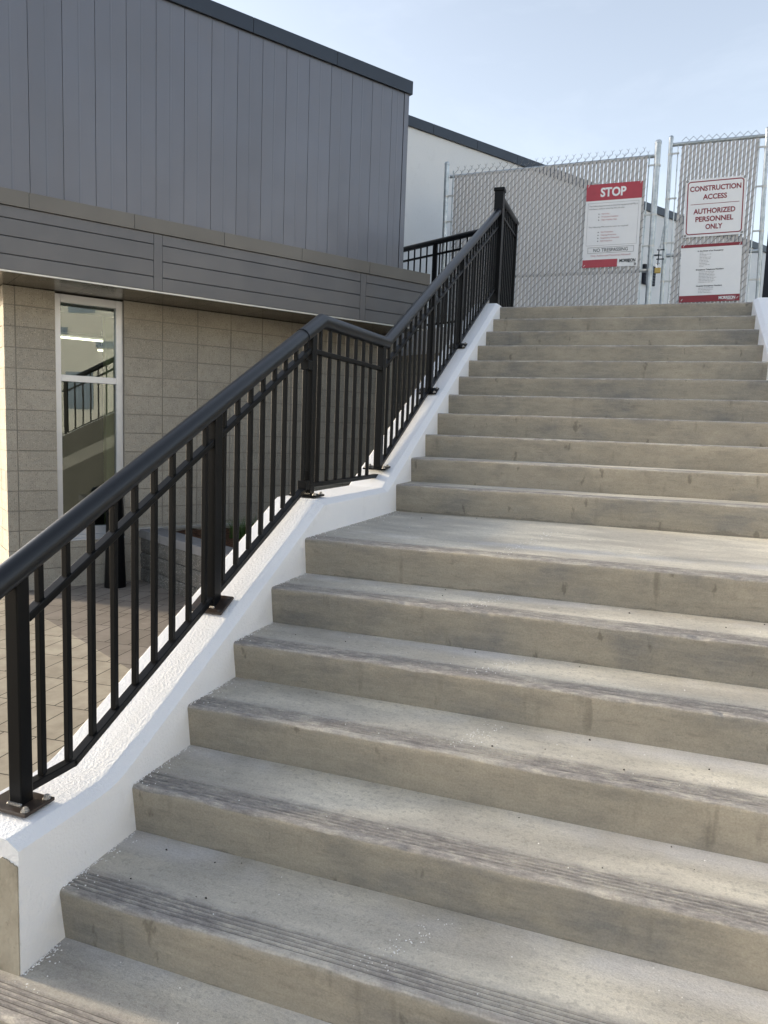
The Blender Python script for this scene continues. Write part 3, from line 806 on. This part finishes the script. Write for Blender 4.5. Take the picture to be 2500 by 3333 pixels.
F = thing('chain_link_fence', 'wide chain link fence section with grey slats holding the red and white stop sign', 'fence', (0.1, YF, TER))
xl, xr2 = -1.222, 1.414
for (x, zt, r, cl) in ((xl, 4.035, 0.030, (3.63, 3.30, 2.92, 2.45)), (xr2, 4.075, 0.036, (3.82, 3.24, 2.872, 2.588))):
    mb = MB(); mb.tube([(x + (0.012 if x > 0 else 0.01), YF, TER), (x - (0.008 if x > 0 else 0.01), YF, zt)], r, 20)
    po = mb.build('post', M['galv'], F, smooth='auto')
    mb = MB(); post_cap(mb, x - 0.008, YF, zt, r); mb.build('post_cap', M['galv'], po, smooth='auto')
    for z in cl:
        mb = MB(); band(mb, x, YF, z, r, 1 if x < 0 else -1); mb.build('clamp', M['flash'], po, smooth='auto')
mb = MB(); mb.tube([(xl + 0.03, YF + 0.035, 3.895), (xr2 - 0.03, YF + 0.035, 3.945)], 0.021, 14); mb.build('top_rail', M['galv'], F, smooth='auto')
mb = MB(); mb.tube([(xl + 0.03, YF + 0.035, 2.565), (xr2 - 0.03, YF + 0.035, 2.587)], 0.021, 14); mb.build('mid_rail', M['galv'], F, smooth='auto')
for x in (xl + 0.085, xr2 - 0.098):
    mb = MB(); mb.box(x - 0.008, x + 0.008, YF - 0.006, YF + 0.002, TER + 0.05, 3.955); mb.build('tension_bar', M['galv'], F)
mw = MB(); ms = MB()
weave(mw, ms, xl + 0.10, xr2 - 0.115, 3.905, ZB, 0.0462, 0.055, True, 0.019)
mw.build('mesh_wire', M['wire'], F, recalc=False, smooth=True)
ms.build('privacy_slats', M['slat'], F)

G = thing('chain_link_gate', 'narrow chain link gate leaf with grey slats carrying two signs and a drop latch', 'gate', (2.1, YF, TER))
ga, gb = 1.570, 2.640
for x, xt in ((ga, -0.02), (gb, -0.045)):
    mb = MB(); mb.tube([(x + 0.018, YF, TER + 0.03), (x + xt, YF, 4.11)], 0.0245, 18); po = mb.build('frame_tube', M['galv'], G, smooth='auto')
    mb = MB(); post_cap(mb, x + xt, YF, 4.11, 0.0245); mb.build('post_cap', M['galv'], po, smooth='auto')
    for z in ((3.935, 3.416, 2.897, 2.443) if x < 2 else (3.93, 3.49, 2.987, 2.433)):
        f = (z - TER) / (4.11 - TER)
        mb = MB(); band(mb, x + 0.018 + (xt - 0.018) * f, YF, z, 0.0245, 1 if x < 2 else -1); mb.build('clamp', M['flash'], po, smooth='auto')
mb = MB(); mb.tube([(ga, YF + 0.012, 4.050), (gb - 0.03, YF + 0.012, 4.062)], 0.022, 14); mb.build('top_rail', M['galv'], G, smooth='auto')
mb = MB(); mb.tube([(ga, YF + 0.03, 2.758), (gb, YF + 0.03, 2.772)], 0.022, 14); mb.build('mid_rail', M['galv'], G, smooth='auto')
for x in (ga + 0.078, gb - 0.11):
    mb = MB(); mb.tube([(x + 0.012, YF - 0.004, TER + 0.05), (x - 0.012, YF - 0.004, 4.03)], 0.007, 8); mb.build('tension_bar', M['galv'], G, smooth='auto')
mw = MB(); ms = MB()
weave(mw, ms, ga + 0.105, gb - 0.125, 4.04, ZB, 0.0425, 0.085, False, 0.008)
mw.build('mesh_wire', M['wire'], G, recalc=False, smooth=True)
ms.build('privacy_slats', M['slat'], G)
# fork latch
mb = MB()
for z in (2.818, 2.708): mb.tube([(ga + 0.0, YF - 0.03, z), (ga - 0.085, YF - 0.03, z)], 0.007, 8)
mb.tube([(ga - 0.062, YF - 0.03, 2.815), (ga - 0.066, YF - 0.03, 2.64)], 0.006, 8)
mb.build('fork_latch', M['screen'], G)
mb = MB(); band(mb, xr2 + 0.004, YF, 2.757, 0.036, 1, 0.085); mb.box(xr2 + 0.03, xr2 + 0.128, YF - 0.03, YF - 0.018, 2.748, 2.764); mb.build('latch_collar', M['galv'], F)
# chain wound on the gate frame
ch = thing('lock_chain', 'short steel chain hanging on the gate frame above the padlock', 'chain', (1.53, YF - 0.03, 2.83))
mb = MB()
pts = [(1.546, 3.07), (1.535, 3.03), (1.541, 2.99), (1.530, 2.95), (1.534, 2.91), (1.522, 2.87), (1.515, 2.84)]
for k, (x, z) in enumerate(pts):
    ring = []
    for a in range(13):
        an = 2 * math.pi * a / 12
        cx, cz = 0.011 * math.cos(an), 0.026 * math.sin(an)
        ring.append((x + (cx if k % 2 == 0 else cx * 0.25), YF - 0.034 + (0 if k % 2 == 0 else cx), z + cz))
    mb.tube(ring, 0.0035, 6, caps=False)
tag(mb.build('chain_links', M['galv'], ch, smooth='auto'))
pd = thing('padlock', 'brass padlock with steel shackle hanging between fence post and gate', 'padlock', (1.507, YF - 0.035, 2.53))
px, pz = 1.508, 2.572
mb = MB(); mb.box(px - 0.036, px + 0.036, YF - 0.052, YF - 0.024, pz - 0.034, pz + 0.032); mb.build('body', M['brass'], pd, bevel=0.006)
mb = MB()
sh = [(px - 0.022, YF - 0.038, pz + 0.03)] + [(px - 0.022 * math.cos(math.pi * k / 10), YF - 0.038, pz + 0.066 + 0.022 * math.sin(math.pi * k / 10)) for k in range(11)] + [(px + 0.022, YF - 0.038, pz + 0.03)]
mb.tube(sh, 0.005, 8); mb.build('shackle', M['chrome'], pd, smooth='auto')
# dark screened fence bay at the right edge
S = thing('screened_fence_panel', 'dark navy screen cloth fence bay right of the gate post', 'fence', (3.7, YF, TER))
mb = MB()
for k in range(16):
    x0, x1 = 2.695 + k * 0.14, 2.695 + (k + 1) * 0.14
    o0, o1 = nz(x0 * 3, 1) * 0.02, nz(x1 * 3, 1) * 0.02
    mb.add([(x0, YF + o0, TER), (x1, YF + o1, TER), (x1, YF + o1, 3.16), (x0, YF + o0, 3.16), (x0, YF + o0 + 0.004, TER), (x1, YF + o1 + 0.004, TER), (x1, YF + o1 + 0.004, 3.16), (x0, YF + o0 + 0.004, 3.16)],
           [(0, 1, 2, 3), (5, 4, 7, 6), (3, 2, 6, 7), (0, 4, 5, 1)])
mb.build('screen_cloth', M['screen'], S, smooth='auto')
mb = MB(); mb.tube([(2.72, YF + 0.03, 3.17), (5.0, YF + 0.03, 3.17)], 0.02, 12); mb.build('top_rail', M['galv'], S, smooth='auto')
mb = MB(); mb.tube([(4.98, YF + 0.03, TER), (4.98, YF + 0.03, 3.25)], 0.03, 14); mb.build('post', M['galv'], S, smooth='auto')
# gate hinge post
hp = thing('gate_post', 'galvanised steel post the gate hangs on at the right edge', 'post', (2.80, YF, TER))
mb = MB(); mb.tube([(2.80, YF + 0.045, TER), (2.74, YF + 0.045, 4.22)], 0.030, 18); post_cap(mb, 2.74, YF + 0.012, 4.22, 0.030); mb.build('tube', M['galv'], hp, smooth='auto')

# ------------------------------------------------------------------ signs
def text_faces(body, size, align='CENTER', bold=0.0, shear=0.0, width=None, space=1.0):
    cu = bpy.data.curves.new('txt', 'FONT'); cu.body = body; cu.size = size; cu.align_x = align; cu.offset = bold; cu.shear = shear
    cu.space_character = space; cu.resolution_u = 3; cu.fill_mode = 'FRONT'
    ob = bpy.data.objects.new('txt', cu); COL.objects.link(ob)
    dg = bpy.context.evaluated_depsgraph_get(); dg.update()
    me = ob.evaluated_get(dg).to_mesh()
    vs = [(v.co.x, v.co.y) for v in me.vertices]; fs = [tuple(p.vertices) for p in me.polygons]
    ob.evaluated_get(dg).to_mesh_clear()
    bpy.data.objects.remove(ob); bpy.data.curves.remove(cu)
    if width and vs:
        w = max(a for a, b in vs) - min(a for a, b in vs); k = width / w
        vs = [(a * k, b) for a, b in vs]
    return vs, fs
class Sign:
    def __init__(s, name, label, x0, x1, ztl, ztr, h, y, lean=0.0):
        s.x0, s.x1, s.z0, s.dz, s.h, s.y, s.lean = x0, x1, ztl, ztr - ztl, h, y, lean
        s.w = x1 - x0
        s.t = thing(name, label, 'sign', s.at(0.5, 1.0, 0))
        mb = MB()
        N = 6
        mb.box(0, 1, 0.0, 0.004, 0, 1, 0, lambda a, b, c: s.at(a, c, b))
        mb.build('sign_board', M['white'], s.t)
        s.layers = {}
    def at(s, u, v, d):      # u across, v down (0..1), d depth behind the face (negative = proud)
        return (s.x0 + u * s.w + s.lean * v, s.y + d, s.z0 + s.dz * u - v * s.h)
    def layer(s, nm, mat):
        if nm not in s.layers: s.layers[nm] = (MB(), mat, -0.0010 - 0.0004 * len(s.layers))
        return s.layers[nm]
    def rect(s, nm, mat, u0, u1, v0, v1):
        mb, m, d = s.layer(nm, mat)
        mb.add([s.at(u0, v1, d), s.at(u1, v1, d), s.at(u1, v0, d), s.at(u0, v0, d)], [(0, 1, 2, 3)])
    def frame(s, nm, mat, u0, u1, v0, v1, t, rad=0.0, n=7):
        mb, m, d = s.layer(nm, mat); k = s.w / s.h
        def ring(u0, u1, v0, v1, r):
            pts = []
            if r <= 0: return [(u0, v0), (u1, v0), (u1, v1), (u0, v1)]
            for cx, cy, a0 in ((u1 - r, v0 + r * k, -90), (u1 - r, v1 - r * k, 0), (u0 + r, v1 - r * k, 90), (u0 + r, v0 + r * k, 180)):
                for i in range(n):
                    a = R(a0 + 90 * i / (n - 1)); pts.append((cx + r * math.cos(a), cy + r * k * math.sin(a)))
            return pts
        a = ring(u0, u1, v0, v1, rad); b = ring(u0 + t, u1 - t, v0 + t * k, v1 - t * k, max(rad - t, 0.0) if rad else 0)
        N = len(a)
        mb.add([s.at(p[0], p[1], d) for p in a] + [s.at(p[0], p[1], d) for p in b], [(i, (i + 1) % N, N + (i + 1) % N, N + i) for i in range(N)])
    def text(s, nm, mat, body, u, v, cap, align='CENTER', bold=0.0, shear=0.0, width=None, space=1.0):
        """cap = capital height as fraction of sign height; v = baseline"""
        mb, m, d = s.layer(nm, mat)
        size = cap * s.h / 0.69
        vs, fs = text_faces(body, size, align, bold * size, shear, width * s.w if width else None, space)
        mb.add([s.at(u + a / s.w, v - b / s.h, d) for a, b in vs], fs)
    def tie(s, u, v, ang=0.6):
        mb = MB(); p = Vector(s.at(u, v, -0.004))
        mb.tube([p + Vector((0.012, 0.006, 0.018)), p + Vector((0.002, -0.003, 0.002)), p + Vector((-0.004, -0.002, -0.004)), p + Vector((0.006, 0.008, -0.016))], 0.0028, 5)
        mb.build('cable_tie', M['flake'], s.t)
    def eyelet(s, u, v):
        mb = MB(); p = s.at(u, v, -0.002); ring = [(p[0] + 0.010 * math.cos(2 * math.pi * k / 12), p[1], p[2] + 0.010 * math.sin(2 * math.pi * k / 12)) for k in range(13)]
        mb.tube(ring, 0.0035, 5, caps=False); mb.build('eyelet', M['ink'], s.t)
    def done(s):
        for nm, (mb, m, d) in s.layers.items(): mb.build(nm.split('.')[0], m, s.t, recalc=False)

# stop sign
s = Sign('stop_sign', 'tall red and white sign headed STOP hanging left of the fence post', 0.599, 1.262, 3.642, 3.650, 1.008, YF - 0.022, 0.006)
s.rect('header_band', M['red'], 0, 1, 0, 0.197)
s.rect('footer_band', M['red'], 0, 0.635, 0.905, 1)
s.text('white_lettering', M['white'], 'STOP', 0.485, 0.150, 0.100, bold=0.035, shear=0.0, width=0.46)
s.frame('grey_border', M['greyink'], 0.045, 0.955, 0.225, 0.735, 0.004)
L = [('The following personal protective equipment(PPE) is', 0.065, 0.268, 0.87), ('mandatory before entering this job site:', 0.065, 0.302, 0.64),
     ('The following PPE must be worn as required:', 0.075, 0.520, 0.72)]
for b, u, v, w in L: s.text('grey_lettering', M['greyink'], b, u, v, 0.0165, 'LEFT', 0.012, 0.0, w)
for k, b in enumerate(('Hard Hat', 'Protective Footwear', 'High-Visibility Vest')):
    s.text('faded_red_lettering', M['pinkink'], b, 0.30, 0.365 + k * 0.0355, 0.0165, 'LEFT', 0.012)
    v = 0.359 + k * 0.0355; mb, m, d = s.layer('bullets', M['ink']); mb.add([s.at(0.245, v - 0.007, d), s.at(0.245, v + 0.007, d), s.at(0.268, v, d)], [(0, 1, 2)])
for k, b in enumerate(('Eye Protection', 'Hearing Protection', 'Respiratory Protection', 'Fall Protection')):
    s.text('faded_red_lettering', M['pinkink'], b, 0.305, 0.583 + k * 0.0355, 0.0165, 'LEFT', 0.012)
    v = 0.577 + k * 0.0355; mb, m, d = s.layer('bullets', M['ink']); mb.add([s.at(0.25, v - 0.007, d), s.at(0.25, v + 0.007, d), s.at(0.273, v, d)], [(0, 1, 2)])
s.frame('black_border', M['ink'], 0.085, 0.915, 0.757, 0.828, 0.004)
s.text('black_lettering', M['ink'], 'NO TRESPASSING', 0.50, 0.812, 0.040, shear=0.0, width=0.62)
s.text('faded_red_lettering', M['pinkink'], 'Only Authorized Personnel Allowed!', 0.505, 0.868, 0.021, shear=0.0, width=0.72, bold=0.01)
s.text('black_lettering', M['ink'], 'MORRISON', 0.815, 0.948, 0.036, bold=0.025, width=0.285, space=0.9)
s.rect('black_lettering', M['ink'], 0.82, 0.955, 0.956, 0.958)
mb, m, d = s.layer('black_lettering', M['ink']); mb.add([s.at(0.826, 0.952, d), s.at(0.844, 0.952, d), s.at(0.835, 0.900, d)], [(0, 1, 2)])
s.done()
for u, v in ((0.035, 0.02), (0.965, 0.015), (0.03, 0.98)): s.tie(u, v)
s.eyelet(0.955, 0.977)
# construction access sign
s = Sign('access_sign', 'square white sign with red border and lettering CONSTRUCTION ACCESS on the gate', 1.750, 2.414, 3.616, 3.630, 0.668, YF - 0.024, 0.022)
s.frame('red_border', M['darkred'], 0.035, 0.965, 0.035, 0.962, 0.019, 0.06)
for b, v, w in (('CONSTRUCTION', 0.208, 0.84), ('ACCESS', 0.356, 0.395), ('AUTHORIZED', 0.600, 0.69), ('PERSONNEL', 0.737, 0.625), ('ONLY', 0.873, 0.28)):
    s.text('red_lettering', M['darkred'], b, 0.50, v, 0.084, bold=0.03, width=w)
s.rect('red_lettering', M['darkred'], 0.10, 0.90, 0.431, 0.440)
s.done()
for u, v in ((0.03, 0.025), (0.97, 0.025), (0.03, 0.97), (0.965, 0.965)): s.eyelet(u, v)
# emergency numbers sign
s = Sign('emergency_sign', 'white emergency numbers sign with dark red bands at the bottom of the gate', 1.757, 2.428, 2.860, 2.874, 0.678, YF - 0.023, 0.024)
s.rect('header_band', M['darkred'], 0, 1, 0, 0.052)
s.rect('footer_band', M['darkred'], 0, 1, 0.885, 1)
for b, v, w in (('In the Event of an Emergency', 0.128, 0.425), ('Emergency Telephone Numbers', 0.450, 0.455), ('Hospital Emergency Numbers', 0.733, 0.425)):
    s.text('black_lettering', M['ink'], b, 0.49, v, 0.021, bold=0.04, width=w)
rs = random.Random(3)
for vs, n, lens in ((0.150, 10, (0.06, 0.19, 0.12, 0.19, 0.18, 0.14, 0.16, 0.12, 0.17, 0.08)), (0.476, 8, (0.25, 0.24, 0.26, 0.26, 0.29, 0.25, 0.27, 0.24)), (0.758, 4, (0.25, 0.24, 0.2, 0.22))):
    for k in range(n):
        u = 0.315; v = vs + k * 0.0258; end = u + lens[k]
        while u < end:       # faded illegible small print
            wd = rs.uniform(0.012, 0.05)
            s.rect('small_lettering.%d' % n, M['greyink'], u, min(u + wd, end), v, v + 0.007); u += wd + 0.008
s.text('white_lettering', M['white'], 'MORRISON', 0.795, 0.965, 0.050, bold=0.03, width=0.27, space=0.9)
s.rect('white_lettering', M['white'], 0.79, 0.93, 0.973, 0.977)
mb, m, d = s.layer('white_lettering', M['white']); mb.add([s.at(0.805, 0.965, d), s.at(0.825, 0.965, d), s.at(0.815, 0.900, d)], [(0, 1, 2)])
s.done()
for u, v in ((0.04, 0.02), (0.96, 0.035), (0.04, 0.965), (0.96, 0.95)): s.tie(u, v)

# ------------------------------------------------------------------ planter, mulch, grass, bollard
P0 = Vector((-3.62, 3.42, 0)); P1 = Vector((-0.26, 1.62, 0))
dv = (P1 - P0); PL = dv.length; dv.normalize(); nv = Vector((dv.y, -dv.x, 0))   # nv points to the plaza
if nv.y > 0: nv = -nv
def PT(a, b, z):
    p = P0 + dv * a + nv * b
    return (p.x, p.y, z)
pt = thing('planter_wall', 'low grey split face block planter wall with cap stones beside the bollard', 'planter wall', PT(1.2, -0.1, PLZ))
mb = MB()
rows = [(PLZ - 0.01, -1.055), (-1.047, -0.885), (-0.877, -0.735)]
for r_, (z0, z1) in enumerate(rows):
    a = -0.02 - 0.11 * r_
    while a < PL:
        b = min(a + 0.33 + 0.05 * ((r_ * 7 + int(a * 10)) % 3), PL)
        aa = max(a, 0.0)
        if b - aa > 0.03:
            # split face: a bumpy grid
            nxs, nzs = 9, 5
            vs = []; fs = []
            for i in range(nxs + 1):
                for j in range(nzs + 1):
                    x = aa + 0.003 + (b - aa - 0.006) * i / nxs; z = z0 + (z1 - z0) * j / nzs
                    ed = 0 if (i in (0, nxs) or j in (0, nzs)) else 1
                    dd = -0.010 + ed * (0.008 + mnoise.noise(Vector((x * 17, z * 19, r_ * 4.1))) * 0.011)
                    vs.append(PT(x, dd, z))
            for i in range(nxs):
                for j in range(nzs):
                    k = i * (nzs + 1) + j; fs.append((k, k + nzs + 1, k + nzs + 2, k + 1))
            mb.add(vs, fs)
            mb.box(aa + 0.003, b - 0.003, -0.2, -0.0105, z0, z1, 0, PT)
        a = b
mb.build('block_courses', M['planter'], pt)
mb = MB()
a = 0.0
while a < PL:
    b = min(a + 0.30, PL)
    mb.box(a + 0.004, b - 0.003, -0.235, 0.012, -0.728, -0.636, 0, PT)
    a = b
mb.build('cap_stones', M['capstone'], pt, bevel=0.008)
# mulch bed
mb = MB()
cor = [PT(0.0, -0.236, 0), PT(PL, -0.236, 0), (-0.26, 5.9, 0), (-2.2, 6.95, 0)]
NN = 50
for i in range(NN + 1):
    for j in range(NN + 1):
        a, b = i / NN, j / NN
        x = (cor[0][0] * (1 - a) + cor[1][0] * a) * (1 - b) + (cor[3][0] * (1 - a) + cor[2][0] * a) * b
        y = (cor[0][1] * (1 - a) + cor[1][1] * a) * (1 - b) + (cor[3][1] * (1 - a) + cor[2][1] * a) * b
        mb.v.append((x, y, -0.675 + nz(x * 4, y * 4) * 0.02 + nz(x * 23, y * 23) * 0.014))
for i in range(NN):
    for j in range(NN):
        k = i * (NN + 1) + j; mb.f.append((k, k + NN + 1, k + NN + 2, k + 1)); mb.mi.append(0)
o = mb.build('mulch_bed', M['mulch'], smooth=True); tag(o, 'reddish brown bark mulch filling the planter below the block wall', 'mulch', kind='stuff')
# grass tufts
def tuft(cx, cy, n, h, label):
    T = thing('grass_tuft', label, 'plant', (cx, cy, -0.67), 'grass tufts in the planter')
    mb = MB()
    for k in range(n):
        an = random.uniform(0, 2 * math.pi); ln = h * random.uniform(0.6, 1.1); sp = random.uniform(0.15, 0.9)
        bx = cx + random.uniform(-0.07, 0.07); by = cy + random.uniform(-0.07, 0.07); w = 0.004
        dx, dy = math.cos(an), math.sin(an); px_, py_ = -dy * w, dx * w
        pts = []
        for f in (0, 0.35, 0.7, 1.0):
            o_ = ln * sp * f * f; z = -0.68 + ln * (f - 0.35 * sp * f * f)
            wd = 1 - f * 0.9
            pts.append((bx + dx * o_ + px_ * wd, by + dy * o_ + py_ * wd, z)); pts.append((bx + dx * o_ - px_ * wd, by + dy * o_ - py_ * wd, z))
        mb.add(pts, [(0, 1, 3, 2), (2, 3, 5, 4), (4, 5, 7, 6)])
    mb.build('blades', M['leaf'], T, recalc=False)
tuft(-2.45, 3.58, 130, 0.26, 'bright green grass tuft close under the wall flashing')
tuft(-2.40, 3.80, 120, 0.24, 'grass tuft nearest the white stair wall in the mulch')
tuft(-2.28, 3.98, 110, 0.26, 'grass tuft farthest right, mostly hidden behind the balusters')
# bollard
bo = thing('bollard', 'tapered black metal bollard on the pavers in front of the window', 'bollard', (-3.535, 2.985, PLZ))
bx, by = -3.535, 2.985
mb = MB(); mb.tube([(bx, by, PLZ), (bx, by, PLZ + 0.012), (bx, by, PLZ + 0.25), (bx, by, -0.27)], [0.108, 0.108, 0.097, 0.080], 28); mb.build('shaft', M['black'], bo, smooth='auto')
mb = MB(); mb.tube([(bx, by, -0.27), (bx, by, -0.24), (bx, by, -0.215), (bx, by, -0.205)], [0.084, 0.084, 0.06, 0.02], 28); mb.build('cap', M['black'], bo, smooth='auto')
mb = MB()
for an in (-1.0, 0.6, 2.2): mb.tube([(bx + 0.104 * math.cos(an), by + 0.104 * math.sin(an), PLZ + 0.035), (bx + 0.112 * math.cos(an), by + 0.112 * math.sin(an), PLZ + 0.035)], 0.006, 8)
mb.build('fixing_screws', M['bolt'], bo)

# ------------------------------------------------------------------ paint flakes and grit on the treads
mb = MB(); mg = MB()
rf = random.Random(11)
def flake(x, y, z, sz):
    n = rf.randint(4, 6); a0 = rf.uniform(0, 6.28); h = rf.uniform(0.0012, 0.003)
    ring = [(x + sz * rf.uniform(0.5, 1.2) * math.cos(a0 + 6.283 * k / n), y + sz * rf.uniform(0.5, 1.2) * math.sin(a0 + 6.283 * k / n)) for k in range(n)]
    mb.add([(a, b, z + 0.0015) for a, b in ring] + [(x, y, z + 0.002 + h)], [(k, (k + 1) % n, n) for k in range(n)])
for i in range(11, 18):
    y1, z1 = NOS[i]; yb = NOS[i - 1][0]
    nb_ = int(260 * (yb - y1))
    for k in range(nb_): flake(abs(rf.gauss(0, 0.007)), rf.uniform(max(y1 + 0.004, -1.685), yb), z1, rf.uniform(0.001, 0.0042))
    for k in range(nb_ // 4): flake(abs(rf.gauss(0, 0.04)) + 0.002, rf.uniform(max(y1 + 0.01, -1.72), yb), z1, rf.uniform(0.001, 0.004))
    xt = 1.02 + nz(i * 1.7, 2) * 0.16
    if i in (11, 12, 13, 14, 16):
        for k in range(55 if i != 11 else 90):
            f = rf.random(); flake(xt + rf.gauss(0, 0.028) + (f - 0.5) * 0.13, y1 + 0.03 + f * (min(yb - y1, 0.95) - 0.06), z1, rf.uniform(0.001, 0.003))
    for k in range(20): flake(rf.uniform(0.05, 2.2), rf.uniform(y1 + 0.02, yb), z1, rf.uniform(0.0012, 0.003))
tag(mb.build('paint_flakes', M['flake'], recalc=False), 'white paint flakes and drips scattered along the stair wall and treads', 'paint flakes', kind='stuff')
for i in range(11, 18):
    y1, z1 = NOS[i]; yb = NOS[i - 1][0]
    for k in range(7):
        x, y, sz = rf.uniform(0.15, 2.2), (rf.uniform(y1 + 0.1, yb) if k < 5 else yb - 0.0 - rf.uniform(0.0, 0.03)), rf.uniform(0.0012, 0.0036)
        mg.tube([(x - sz, y, z1 + sz * 0.4), (x, y + sz * 0.3, z1 + sz * 0.8), (x + sz, y, z1 + sz * 0.4)], [sz * 0.4, sz * 0.8, sz * 0.35], 6)
tag(mg.build('grit', M['pebble'], smooth=True), 'dark grit and crumbs lying on the stair treads', 'grit', kind='stuff')

# ------------------------------------------------------------------ building across the plaza (only seen mirrored in the window)
OB = thing('cream_building', 'cream building with blue grey glazed bands mirrored in the window', 'building', (23, -10, PLZ))
mb = MB(); mb.box(20.0, 30, -24, 4, PLZ, 7.4); mb.build('wall', M['cream'], OB)
mb = MB()
ro = random.Random(5)
for k in range(22):
    y = -18 + k * 1.1; z = 3.9 + ro.choice((-0.5, 0, 0.45, 0.9)); mb.box(19.97, 20.01, y, y + 1.1, z, z + 0.3)
mb.build('glazed_band', M['blueband'], OB)
mb = MB()
for k in range(10): mb.box(19.96, 20.01, -18 + k * 2.4, -16.9 + k * 2.4, 0.9, 2.4)
mb.build('window', M['blueband'], OB)

# ------------------------------------------------------------------ light
EL = R(9.7)
SUN_DIR = Vector((-math.cos(EL), -0.02, math.sin(EL)))      # towards the sun: low on the left
sd = bpy.data.lights.new('sun', 'SUN'); sd.energy = 2.4; sd.angle = R(4.5); sd.color = (1.0, 0.84, 0.60)
so = bpy.data.objects.new('sun', sd); COL.objects.link(so)
so.rotation_euler = SUN_DIR.to_track_quat('Z', 'Y').to_euler()
w = bpy.data.worlds.new('World'); SC.world = w; w.use_nodes = True
nt = w.node_tree; nt.nodes.clear()
out = nt.nodes.new('ShaderNodeOutputWorld'); bg = nt.nodes.new('ShaderNodeBackground')
sky = nt.nodes.new('ShaderNodeTexSky'); sky.sky_type = 'NISHITA'; sky.sun_disc = False
sky.sun_elevation = EL; sky.sun_rotation = math.atan2(SUN_DIR.x, SUN_DIR.y)
sky.air_density = 1.0; sky.dust_density = 2.2; sky.ozone_density = 1.6; sky.altitude = 100
tc = nt.nodes.new('ShaderNodeTexCoord')
mp = nt.nodes.new('ShaderNodeMapping'); mp.inputs['Scale'].default_value = (1.0, 1.0, 3.2); nt.links.new(tc.outputs['Generated'], mp.inputs[0])
cn = nt.nodes.new('ShaderNodeTexNoise'); cn.inputs['Scale'].default_value = 2.6; cn.inputs['Detail'].default_value = 7; cn.inputs['Roughness'].default_value = 0.62; cn.inputs['Distortion'].default_value = 0.4
nt.links.new(mp.outputs[0], cn.inputs['Vector'])
cr = nt.nodes.new('ShaderNodeValToRGB'); cr.color_ramp.elements[0].position = 0.42; cr.color_ramp.elements[0].color = (0, 0, 0, 1); cr.color_ramp.elements[1].position = 0.80; cr.color_ramp.elements[1].color = (0.10, 0.10, 0.10, 1)
nt.links.new(cn.outputs[0], cr.inputs[0])
mx = nt.nodes.new('ShaderNodeMix'); mx.data_type = 'RGBA'
nt.links.new(cr.outputs[0], mx.inputs['Factor']); hs = nt.nodes.new('ShaderNodeHueSaturation'); hs.inputs['Saturation'].default_value = 0.56; hs.inputs['Value'].default_value = 0.93
tn = nt.nodes.new('ShaderNodeMix'); tn.data_type = 'RGBA'; tn.blend_type = 'MULTIPLY'; tn.inputs['Factor'].default_value = 1.0; tn.inputs[7].default_value = (1.0, 0.945, 0.955, 1)
nt.links.new(sky.outputs[0], tn.inputs[6]); nt.links.new(tn.outputs[2], hs.inputs['Color']); nt.links.new(hs.outputs[0], mx.inputs[6]); mx.inputs[7].default_value = (4.0, 4.15, 4.4, 1)
nt.links.new(mx.outputs[2], bg.inputs[0]); bg.inputs[1].default_value = 0.15
nt.links.new(bg.outputs[0], out.inputs[0])

# ------------------------------------------------------------------ camera
cd = bpy.data.cameras.new('camera'); co = bpy.data.objects.new('camera', cd); COL.objects.link(co); SC.camera = co
co.location = (1.4787, -3.1003, 0.5317); co.rotation_mode = 'XYZ'; co.rotation_euler = (1.4565, -0.0361, 0.3382)
cd.sensor_fit = 'VERTICAL'; cd.sensor_height = 24.0; cd.sensor_width = 18.0; cd.lens = 2380.05 / 3333 * 24.0
cd.clip_start = 0.05; cd.clip_end = 1000
SC.view_settings.view_transform = 'Standard'; SC.view_settings.look = 'None'; SC.view_settings.gamma = 1.0
SC.view_settings.exposure = 1.80
SC.cycles.max_bounces = 8
